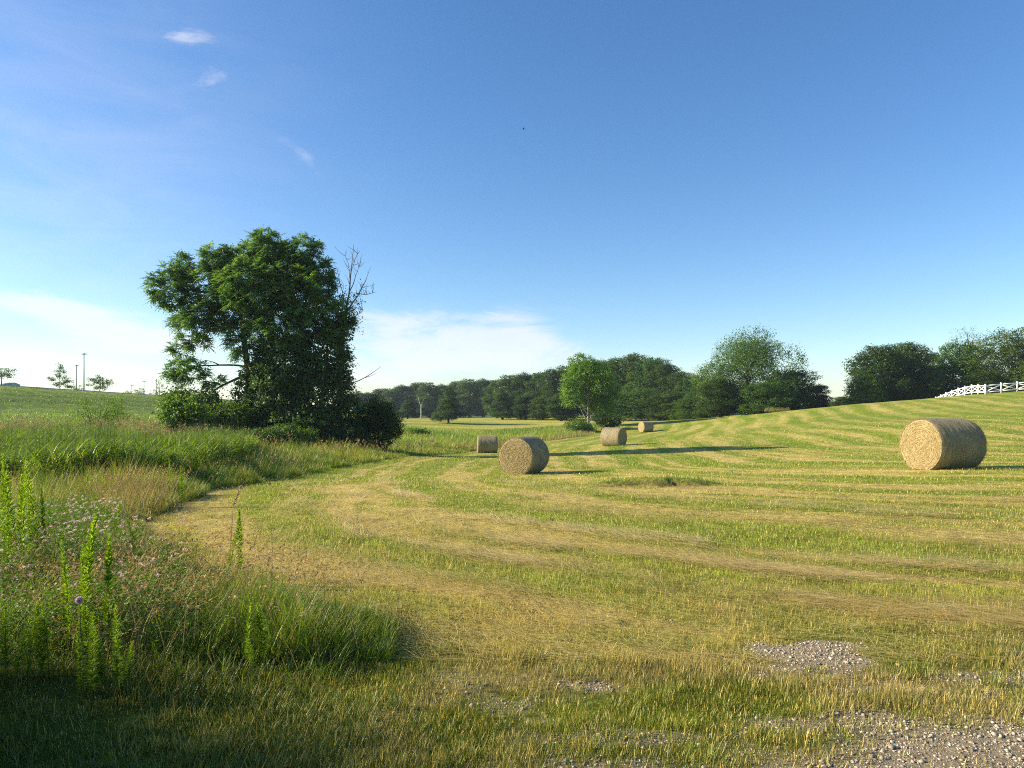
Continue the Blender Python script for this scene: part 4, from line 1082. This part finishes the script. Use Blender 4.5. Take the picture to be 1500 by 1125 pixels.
small_tree(92, 88, 532, 96, 44, 'cone shaped young tree left of the two tall light poles', dens=260)
small_tree(93, 146, 548, 98, 46, 'round young tree right of the two tall light poles', dens=260, shape='round')
small_tree(94, 116, 562, 112, 26, 'small round tree between the light poles and the round young tree', dens=80, shape='round')
small_tree(95, 233, 556, 112, 30, 'thin young tree with a single spire, left of the big tree', dens=70)
small_tree(96, 205, 566, 118, 22, 'smallest young tree on the road, left of the spire topped one', dens=60, shape='round')
small_tree(97, 266, 552, 116, 28, 'young tree half hidden behind the left side of the big tree', dens=120, shape='round')
small_tree(98, 186, 571, 122, 18, 'low bushy tree on the road right of the round young tree', dens=70, shape='round')

def light_pole(px, top, D, h_base, label, r0=.10, arm=True):
    x = (px - 750) / F * D; z = gz(x, D); H = CAMZ - (top - HZ) * D / F - z
    root = empty('light_pole', (x, D, z)); mb = MB()
    tube(mb, [(0, 0, -.2), (0, 0, H * .5), (0, 0, H)], [r0, r0 * .85, r0 * .65], 8); mb.build('pole', M_POLE, root)
    mb = MB(); box(mb, (0, 0, .25), (.22, .22, .3)); mb.build('base', M_KERB, root)
    if arm:
        mb = MB(); box(mb, (0, 0, H + .05), (.5, .16, .09)); box(mb, (0, 0, H + .16), (.16, .1, .04)); mb.build('lamp_head', M_POLE, root)
    else:
        mb = MB(); box(mb, (0, 0, H - .35), (.7, .06, .06)); mb.build('cross_arm', M_POLE, root)
    return tag(root, label, 'light pole' if arm else 'utility pole', 'poles along the road')
light_pole(123, 519, 150, 0, 'tallest grey light pole beside the cone shaped young tree', .14)
light_pole(112, 536, 185, 0, 'second tallest grey light pole, just left of the tallest one', .14)
light_pole(193, 563, 230, 0, 'faint distant pole, the leftmost beyond the road', .10, False)
light_pole(211, 557, 215, 0, 'distant pole second from left beyond the road', .11, False)
light_pole(229, 555, 205, 0, 'distant pole rising behind the spire topped young tree', .11, False)
light_pole(252, 545, 180, 0, 'distant pole close to the big tree outline', .11, False)

def shed():
    D = 150; x = (12 - 750) / F * D; z = gz(x, D); top = CAMZ - (561 - HZ) * D / F - z
    root = empty('pale_shed', (x, D, z)); mb = MB(); box(mb, (0, 0, top / 2 - .2), (1.3, 1.8, top / 2 - .2)); mb.build('wall', M_WALLW, root)
    V = [(-1.5, -2, top - .4), (1.5, -2, top - .4), (1.5, 2, top - .4), (-1.5, 2, top - .4), (-1.5, 0, top + .1), (1.5, 0, top + .1)]
    mb = MB(); mb.add(V, [(0, 1, 5, 4), (2, 3, 4, 5), (3, 2, 1, 0)], [(1, 2, 5), (3, 0, 4)]); mb.build('roof', M_ROOF, root)
    mb = MB(); box(mb, (.4, -1.83, top / 2 - .5), (.4, .03, .9)); mb.build('door', M_WHITE, root)
    tag(root, 'small pale blue shed behind the flat topped tree at the left edge', 'shed')
shed()

def road():
    u = np.linspace(-60, 62, 60); V = []
    for k in (-1.0, -8.0):
        p = EA[None] + EDIR[None] * u[:, None] + ENRM[None] * k
        V.append(np.stack([p[:, 0], p[:, 1], ground_z(p[:, 0], p[:, 1]) + .03], 1))
    n = len(u); V = np.concatenate(V); Q = [(i, i + 1, n + i + 1, n + i) for i in range(n - 1)]
    tag(mesh_obj('road', V, Q, None, plain_mat('asphalt', (.07, .07, .068), .9, .3, 4, .3)), 'road on top of the bank', 'road', kind='structure')
    # low pale kerb along the near side
    p = EA[None] + EDIR[None] * u[:, None] - ENRM[None] * .55
    z = ground_z(p[:, 0], p[:, 1]); mb = MB()
    a = np.stack([p[:, 0], p[:, 1], z], 1); w = np.append(ENRM, 0) * .15
    V = np.concatenate([a - w + [0, 0, -.1], a - w + [0, 0, .17], a + w + [0, 0, .17], a + w + [0, 0, -.1]])
    Q = [(k * n + i, k * n + i + 1, ((k + 1) % 4) * n + i + 1, ((k + 1) % 4) * n + i) for k in range(4) for i in range(n - 1)]
    tag(mesh_obj('road_kerb', V, Q, None, M_KERB), 'low pale kerb along the road', 'kerb', kind='structure')
road()

# ---- generic tree prototypes for the wood
def proto_tree(name, seed, H, W, kind, ca, cb, n, per=9, L=.34, Wl=.22, cr=.55, bark=None):
    r = RS(seed); root = empty(name, (0, 0, 0)); mb = MB(); lobes = []
    if kind == 'cedar':
        limb(mb, (0, 0, -.3), (0, 0, H * .96), .2, .03, r, n=8, wig=.01)
        for k in range(34):
            t = k / 34; rad = W / 2 * (1 - .82 * t ** 1.3) * r.uniform(.7, 1.12); a = k * 2.4 + r.rand() * .8
            c = np.array([math.cos(a) * rad * .6, math.sin(a) * rad * .6, H * (.12 + .85 * t)])
            lobes.append((*c, rad * .5, rad * .5, H * .055)); limb(mb, (0, 0, c[2] - .02 * H), c, .04, .01, r, n=3, sides=4)
    else:
        base = {'round': .07, 'tall': .08, 'spread': .05, 'willow': .06, 'open': .29}[kind]
        forks = []
        top = np.array([r.normal(0, .03 * W), r.normal(0, .03 * W), H * .8])
        p = limb(mb, (0, 0, -.3), top, H * .022, H * .006, r, n=10, wig=.04)
        nl = {'round': 20, 'tall': 20, 'spread': 18, 'willow': 22, 'open': 15}[kind]
        for k in range(nl):
            t = (k + .5) / nl; a = k * 2.4 + r.rand() * .9
            if kind == 'tall': prof = math.sin(math.pi * (.18 + .78 * t)) ** .6
            elif kind == 'spread': prof = math.sqrt(max(.05, 1 - t ** 2.2))
            else: prof = math.sqrt(max(.06, 1 - (1.75 * t - .72) ** 2 * .95))
            rad = W / 2 * prof * r.uniform(.72, 1.08); f = r.uniform(.5, .72)
            zc = H * (base + (1 - base) * (.06 + .86 * t))
            c = np.array([math.cos(a) * rad * f, math.sin(a) * rad * f, zc + r.normal(0, .025 * H)]); lr = W * r.uniform(.14, .24)
            lobes.append((*c, lr, lr, lr * r.uniform(.7, 1.0)))
            i = int(np.clip(t * 8, 1, 8)); limb(mb, p[i], c, H * .009, H * .002, r, n=6, wig=.1, sides=5, sag=.05)
        if kind != 'open':
            lobes.append((0, 0, H * .42, W * .27, W * .27, H * .34)); lobes.append((0, 0, H * .22, W * .33, W * .33, H * .18))
    mb.build('trunk', bark or M_BARK, root, smooth=True)
    mb = MB(); V, Q, T, C = crown_leaves(lobes, r, n, per, cr, L * .85, Wl * .85, ca, cb, droop=.9 if kind == 'willow' else .2, shell=.72, flat=1.6 if kind == 'willow' else .75); V[:, 2] = np.maximum(V[:, 2], .05); mb.add(V, Q, T, C)
    mb.build('crown', M_LEAF, root)
    root['H'] = H; root['W'] = W
    return root

PR = {}
PR['round'] = [proto_tree('broadleaf_tree', 201 + k, 16, 12, 'round', tuple(.78 * np.array([.045, .105, .022]) * (.75, 1.05, 1.2)[k]), tuple(.78 * np.array([.13, .225, .042]) * np.array([(.75, .75, .8), (1.1, 1.0, .9), (1.0, 1.15, 1.2)][k])), 2600, 11, .42, .28) for k in range(3)]
PR['tall'] = [proto_tree('broadleaf_tree', 211 + k, 18, 8.5, 'tall', tuple(.8 * np.array([.048, .105, .026]) * (1.15, .75, 1.0)[k]), tuple(.8 * np.array([.13, .22, .045]) * np.array([(1.2, 1.12, 1.0), (.7, .75, .85), (1.0, 1.05, 1.0)][k])), 2400, 11, .42, .28) for k in range(3)]
PR['cedar'] = [proto_tree('cedar_tree', 221 + k, 10, 5.4, 'cedar', (.036, .075, .024), (.085, .15, .042), 1300, 13, .28, .14, .4) for k in range(2)]
PR['spread'] = [proto_tree('broadleaf_tree', 231 + k, 13, 14, 'spread', (.042, .10, .019), (.12, .215, .036), 2600, 12, .36, .24) for k in range(2)]
PR['willow'] = [proto_tree('broadleaf_tree', 241, 16, 14, 'willow', (.05, .11, .018), (.13, .22, .034), 2900, 15, .38, .13, .6)]
PR['pale'] = [proto_tree('broadleaf_tree', 251, 10, 9.5, 'open', (.085, .18, .02), (.20, .34, .04), 2100, 16, .28, .2, .55, M_PALEBARK)]
PR['olive'] = [proto_tree('broadleaf_tree', 261, 13, 14, 'spread', (.055, .095, .016), (.13, .185, .034), 2600, 12, .34, .2)]
PR['sparse'] = [proto_tree('broadleaf_tree', 271, 15, 11, 'open', (.08, .125, .036), (.19, .24, .07), 480, 9, .24, .13, .5)]
_cnt = {}; _usedp = set()
def plant(kind, px, top, D, w_px, label, group=None, cat='tree', sink=0.0):
    k = _cnt.get(kind, 0); _cnt[kind] = k + 1
    p = PR[kind][k % len(PR[kind])]
    x = (px - 750) / F * D; z = gz(x, D) - sink; s = D / F
    H = CAMZ - (top - HZ) * s - z; W_ = w_px * s
    W_ *= 1.24; sc = (W_ / p['W'], W_ / p['W'], H / p['H']); rz = (k * 2.1 + .4) % 6.28
    if p.name in _usedp: o = copy_tree(p, (x, D, z), rz, sc)
    else:
        _usedp.add(p.name); o = p; o.location = (x, D, z); o.rotation_euler = (0, 0, rz); o.scale = sc
    return tag(o, label, cat, group)

ORD = ['first', 'second', 'third', 'fourth', 'fifth', 'sixth', 'seventh', 'eighth', 'ninth', 'tenth', 'eleventh', 'twelfth', 'thirteenth', 'fourteenth']
G1 = 'hazy tall trees behind the lone cedar'
for i, (px, top, w) in enumerate([(522, 572, 30), (540, 573, 26), (556, 569, 28), (575, 568, 24), (590, 562, 28), (610, 560, 28), (629, 559, 26), (648, 561, 26), (668, 558, 28), (688, 554, 30), (708, 553, 30)]):
    plant('tall', px, top + (i % 3 == 1) * 1, 300 + (i % 3) * 14, w * 1.35, f'{ORD[i]} tree from the left in the hazy tall row behind the lone cedar', G1)
G2 = 'dark trees of the middle wood'
for i, (px, top, D, w, kd) in enumerate([(728, 556, 235, 32, 'tall'), (747, 548, 225, 34, 'tall'), (768, 545, 220, 36, 'tall'), (790, 545, 215, 34, 'tall'), (812, 541, 205, 38, 'round'), (832, 534, 205, 40, 'tall')]):
    plant(kd, px, top, D, w * 1.3, f'{ORD[i]} tree from the left in the dark wood edge left of the pale tree', G2)
G3 = 'tall trees behind the pale stemmed tree'
for i, (px, top, D, w, kd) in enumerate([(858, 530, 205, 44, 'round'), (882, 527, 200, 44, 'round'), (907, 525, 195, 46, 'round'), (930, 519, 190, 46, 'round'), (952, 523, 185, 48, 'round'), (976, 533, 180, 46, 'round'), (998, 545, 175, 44, 'round'), (1020, 549, 170, 44, 'round'), (1044, 556, 165, 44, 'round')]):
    plant(kd, px, top, D, w * 1.35, f'{ORD[i]} crown from the left in the tall wood behind the two far bales', G3)
G4 = 'lower trees along the edge of the wood'
for i, (px, top, D, w, kd) in enumerate([(770, 578, 185, 28, 'tall'), (795, 582, 180, 34, 'round'), (822, 575, 170, 34, 'tall'), (906, 575, 160, 36, 'round'), (940, 570, 158, 46, 'spread'), (968, 578, 152, 40, 'round'), (990, 572, 148, 40, 'tall'), (1012, 578, 142, 44, 'spread'), (1040, 570, 138, 40, 'round')]):
    plant(kd, px, top, D, w * 1.3, f'{ORD[i]} lower tree from the left along the foot of the dark wood', G4)
plant('cedar', 597, 585, 210, 30, 'dark conical cedar at the foot of the hazy trees, left of the lone cedar')
plant('cedar', 657, 563, 150, 38, 'lone cedar standing in the yellow strip of the far meadow')
plant('cedar', 736, 572, 190, 44, 'dark bushy cedar at the left corner of the dark wood')
plant('pale', 862, 531, 112, 76, 'bright green tree with pale forked stem in front of the dark wood', sink=0)
plant('willow', 1096, 487, 128, 128, 'tall feathery light green tree behind the field crest')
plant('round', 1160, 541, 130, 70, 'dark round tree leaning against the right side of the feathery tree')
plant('round', 1056, 556, 126, 66, 'dark lower tree at the left foot of the feathery tree')
plant('spread', 1120, 562, 122, 80, 'low spreading tree in front of the feathery tree')
plant('tall', 1198, 562, 132, 34, 'small narrow tree right of the feathery tree')
plant('round', 1234, 581, 150, 34, 'low bushy tree in the gap between the two right tree groups')
plant('round', 1216, 588, 160, 34, 'lowest bushy tree in the gap, left of the other low one')
plant('round', 1288, 507, 128, 88, 'broad dark tree at the left end of the group by the white fence')
plant('round', 1328, 503, 132, 80, 'tallest dark round tree left of the white fence end')
plant('spread', 1268, 548, 124, 60, 'low spreading tree under the left end of the fence group')
plant('tall', 1366, 516, 138, 36, 'slim lighter tree between the dark round tree and the fence trees')
plant('round', 1350, 545, 128, 60, 'lower dark tree just behind the left end of the white fence')
plant('spread', 1412, 505, 132, 90, 'dark spreading tree behind the receding fence panels')
plant('sparse', 1428, 482, 160, 84, 'thin pale topped tree rising behind the fence trees')
plant('olive', 1490, 486, 126, 120, 'broad olive green tree behind the fence at the right edge')
plant('spread', 1545, 490, 130, 110, 'dark tree at the right photo edge beside the olive green tree')
plant('round', 1440, 545, 124, 70, 'low dark tree filling the gap behind the middle of the fence')

def sycamore():
    D = 250; x = (617 - 750) / F * D; z = gz(x, D); s = D / F; r = RS(77)
    root = empty('bare_tree', (x, D, z)); mb = MB(); q = lambda px, py: P(px, py, D) - np.array([x, D, z])
    limb(mb, (0, 0, -.2), q(617, 592), .26, .17, r); limb(mb, q(617, 596), q(613, 582), .16, .06, r); limb(mb, q(617, 594), q(621, 584), .14, .05, r)
    mb.build('trunk', plain_mat('white_bark', (.42, .41, .38), .8, .3, 2, .2), root)
    tag(root, 'white bare trunk standing before the hazy tall trees', 'tree')
sycamore()

def post_box():
    D = 50; x = (517.5 - 750) / F * D; z = gz(x, D); s = D / F
    root = empty('nest_box', (x, D, z)); top = CAMZ - (597 - HZ) * s - z
    mb = MB(); tube(mb, [(0, 0, -.1), (0, 0, top - .3)], [.045, .04], 8); mb.build('post', M_DEAD, root)
    mb = MB(); box(mb, (0, 0, top - .17), (.16, .14, .15)); mb.build('box', M_WALLW, root)
    mb = MB(); box(mb, (0, 0, top), (.27, .2, .02)); mb.build('lid', M_WALLW, root)
    tag(root, 'pale box on a post half hidden beside the dark rounded bush', 'nest box')
post_box()

# ================================================================== FENCE
def fence():
    pts = [(1600, 95), (1571, 95), (1544, 95), (1517, 95), (1490, 95), (1466.5, 95), (1443.5, 95.3), (1433, 97.3), (1423.5, 99.5), (1413.5, 101.7), (1404, 103.9), (1394.5, 106.1), (1386, 108), (1378.5, 110.3), (1371, 112.7), (1363, 115)]
    W = []
    for px, D in pts:
        x = (px - 750) / F * D; W.append(np.array([x, D, gz(x, D)]))
    c0 = W[4].copy(); root = empty('white_fence', c0)
    H = 1.35
    for i, p in enumerate(W):
        mb = MB(); q = p - c0; box(mb, q + [0, 0, H / 2 - .05], (.075, .075, H / 2 + .05)); po = mb.build('post', M_WHITE, root); mb = MB(); box(mb, q + [0, 0, H + .03], (.095, .095, .028)); mb.build('post_cap', M_WHITE, po)
    for i in range(len(W) - 1):
        a = W[i] - c0; b = W[i + 1] - c0; d = (b - a) / np.linalg.norm(b - a); a = a + d * .078; b = b - d * .078
        for hz in (.30, 1.18):
            mb = MB(); beam(mb, a + [0, 0, hz], b + [0, 0, hz], .15, .045); mb.build('rail', M_WHITE, root)
        mb = MB(); sd = np.cross(d, [0, 0, 1]) * .024
        beam(mb, a + [0, 0, .38] + sd, b + [0, 0, 1.10] + sd, .13, .035); mb.build('cross_brace', M_WHITE, root); mb = MB(); beam(mb, a + [0, 0, 1.10] - sd, b + [0, 0, .38] - sd, .13, .035); mb.build('cross_brace', M_WHITE, root)
    tag(root, 'white cross braced fence running over the crest at the right', 'fence')
fence()

def bird():
    p = P(767, 189, 90); root = empty('bird', p); m = plain_mat('dark_feather', (.03, .03, .032), .8, .3, 10, .1)
    a = np.linspace(0, 1, 9)
    mb = MB(); tube(mb, np.stack([a * .36 - .18, np.zeros(9), .02 * np.sin(a * 3.1)], 1), [.006, .03, .035, .045, .048, .044, .03, .022, .008], 8); mb.build('body', m, root, True)
    for s in (-1, 1):
        V = [(.08, 0, .03), (-.06, 0, .03), (.05, s * .16, .10), (-.07, s * .16, .09), (-.04, s * .36, .05), (-.08, s * .35, .045), (.08, 0, .02), (-.06, 0, .02), (.05, s * .16, .09), (-.07, s * .16, .08), (-.04, s * .36, .045), (-.08, s * .35, .04)]
        Q = [(0, 1, 3, 2), (2, 3, 5, 4), (6, 8, 9, 7), (8, 10, 11, 9), (0, 2, 8, 6), (2, 4, 10, 8), (1, 7, 9, 3), (3, 9, 11, 5), (4, 5, 11, 10)]
        mb = MB(); mb.add(V, Q); mb.build('wing', m, root)
    tag(root, 'tiny dark bird flying high in the blue sky', 'bird')
bird()

# ================================================================== AIR
def haze():
    m = bpy.data.materials.new('haze'); m.use_nodes = True; nt = m.node_tree; nt.nodes.clear()
    out = nt.nodes.new('ShaderNodeOutputMaterial'); v = nt.nodes.new('ShaderNodeVolumePrincipled')
    v.inputs['Color'].default_value = (.74, .87, 1, 1); v.inputs['Density'].default_value = HAZE; v.inputs['Anisotropy'].default_value = .2
    nt.links.new(v.outputs[0], out.inputs['Volume']); m.cycles.volume_sampling = 'DISTANCE'; m.cycles.homogeneous_volume = True
    mb = MB(); box(mb, (0, 0, 15), (1750, 1750, 27)); tag(mb.build('haze', m), 'thin summer haze over the fields', 'haze', kind='stuff')
HAZE = .00018
haze()

# ================================================================== LIGHT, SKY, CAMERA
SUN_EL = R(24); SUN_AZ = R(-88)     # azimuth from +Y towards +X
sv = Vector((math.sin(SUN_AZ) * math.cos(SUN_EL), math.cos(SUN_AZ) * math.cos(SUN_EL), math.sin(SUN_EL)))
sl = bpy.data.lights.new('sun', 'SUN'); sl.energy = 5.0; sl.angle = R(.53); sl.color = (1.0, .88, .68)
so = bpy.data.objects.new('sun', sl); COL.objects.link(so); so.rotation_mode = 'QUATERNION'; so.rotation_quaternion = sv.to_track_quat('Z', 'Y'); so.location = (-60, 0, 60)

def world():
    w = bpy.data.worlds.new('World'); SC.world = w; w.use_nodes = True
    nt = w.node_tree; nt.nodes.clear(); L = nt.links
    out = N(nt, 'ShaderNodeOutputWorld'); bg = N(nt, 'ShaderNodeBackground', Strength=.092)
    sky = N(nt, 'ShaderNodeTexSky', _sky_type='NISHITA', _sun_disc=False, _sun_elevation=SUN_EL, _sun_rotation=SUN_AZ, _altitude=0.0, _air_density=1.0, _dust_density=.25, _ozone_density=3.0)
    tc = N(nt, 'ShaderNodeTexCoord'); sx = N(nt, 'ShaderNodeSeparateXYZ'); L.new(tc.outputs['Generated'], sx.inputs[0])
    def M(op, a, b=None, c=None):
        n = N(nt, 'ShaderNodeMath', _operation=op)
        for i, v in enumerate((a, b, c)):
            if v is None: continue
            if isinstance(v, (int, float)): n.inputs[i].default_value = v
            else: L.new(v, n.inputs[i])
        return n.outputs[0]
    az = M('ARCTAN2', sx.outputs[0], sx.outputs[1]); el = M('ARCSINE', sx.outputs[2])
    def blob(px, py, wx, wy, rot=0.0, power=1.0):
        a0 = math.atan((px - 750) / F); e0 = math.atan((HZ - py) / F * math.cos(a0)); wa = wx / F * math.cos(a0) ** 2; we = wy / F * math.cos(a0)
        da = M('SUBTRACT', az, a0); de = M('SUBTRACT', el, e0); c, s = math.cos(rot), math.sin(rot)
        u = M('ADD', M('MULTIPLY', da, c / wa), M('MULTIPLY', de, s / wa)); v = M('ADD', M('MULTIPLY', da, -s / we), M('MULTIPLY', de, c / we))
        q = M('ADD', M('MULTIPLY', u, u), M('MULTIPLY', v, v))
        return M('MULTIPLY', M('POWER', 2.718, M('MULTIPLY', q, -1.0)), power)
    # wispy structure on the sky sphere
    cv = N(nt, 'ShaderNodeCombineXYZ'); L.new(M('MULTIPLY', az, 5.0), cv.inputs[0]); L.new(M('MULTIPLY', el, 17.0), cv.inputs[1])
    nz = N(nt, 'ShaderNodeTexNoise', Scale=1.15, Detail=9.0, Roughness=.6, Distortion=.5); L.new(cv.outputs[0], nz.inputs['Vector'])
    def rmp(x, a, b):
        n = N(nt, 'ShaderNodeMapRange', _interpolation_type='SMOOTHSTEP'); n.inputs[1].default_value = a; n.inputs[2].default_value = b; L.new(x, n.inputs[0]); return n.outputs[0]
    nf = nz.outputs['Fac']
    t = None
    for b in (blob(700, 520, 165, 42, -.06, 1.0), blob(780, 490, 80, 26, -.25, .7), blob(560, 520, 110, 50, 0, .75),
              blob(60, 450, 150, 34, -.20, .9), blob(190, 490, 130, 34, -.22, .9), blob(300, 95, 44, 34, -.5, .40), blob(264, 45, 40, 75, .4, .36), blob(425, 205, 90, 44, -.5, .32), blob(640, 470, 170, 20, .05, .35)):
        t = b if t is None else M('ADD', t, b)
    cl = M('MULTIPLY', rmp(M('ADD', M('MULTIPLY', t, .8), M('MULTIPLY', M('SUBTRACT', nf, .5), 3.0)), .18, 1.0), rmp(t, .0, .5))
    cl = M('MULTIPLY', M('MINIMUM', cl, 1.0), .55)
    veil = M('MULTIPLY', blob(40, 260, 400, 330, 0, .20), rmp(nf, .1, .8))
    cl = M('MAXIMUM', cl, veil)
    hs = N(nt, 'ShaderNodeHueSaturation', Hue=.504, Saturation=1.2, Value=1.0); L.new(sky.outputs[0], hs.inputs['Color'])
    mx = N(nt, 'ShaderNodeMix', _data_type='RGBA'); L.new(cl, mx.inputs[0]); L.new(hs.outputs[0], mx.inputs[6]); mx.inputs[7].default_value = (5.7, 5.35, 5.65, 1)
    L.new(mx.outputs[2], bg.inputs['Color']); L.new(bg.outputs[0], out.inputs[0])
world()

cam = bpy.data.cameras.new('camera'); cam.sensor_width = 36; cam.lens = 36 * F / 1500; cam.shift_y = (HZ - 562.5) / 1500; cam.clip_start = .05; cam.clip_end = 12000
co = bpy.data.objects.new('camera', cam); COL.objects.link(co); co.location = (0, 0, CAMZ); co.rotation_euler = (R(90), 0, 0); SC.camera = co

SC.view_settings.view_transform = 'Standard'; SC.view_settings.look = 'None'; SC.view_settings.gamma = 1; SC.view_settings.exposure = 1.12
SC.render.engine = 'CYCLES'
SC.cycles.max_bounces = 8; SC.cycles.diffuse_bounces = 3; SC.cycles.transmission_bounces = 5; SC.cycles.glossy_bounces = 2; SC.cycles.transparent_max_bounces = 8
SC.cycles.use_denoising = False; SC.cycles.filter_width = 1.05
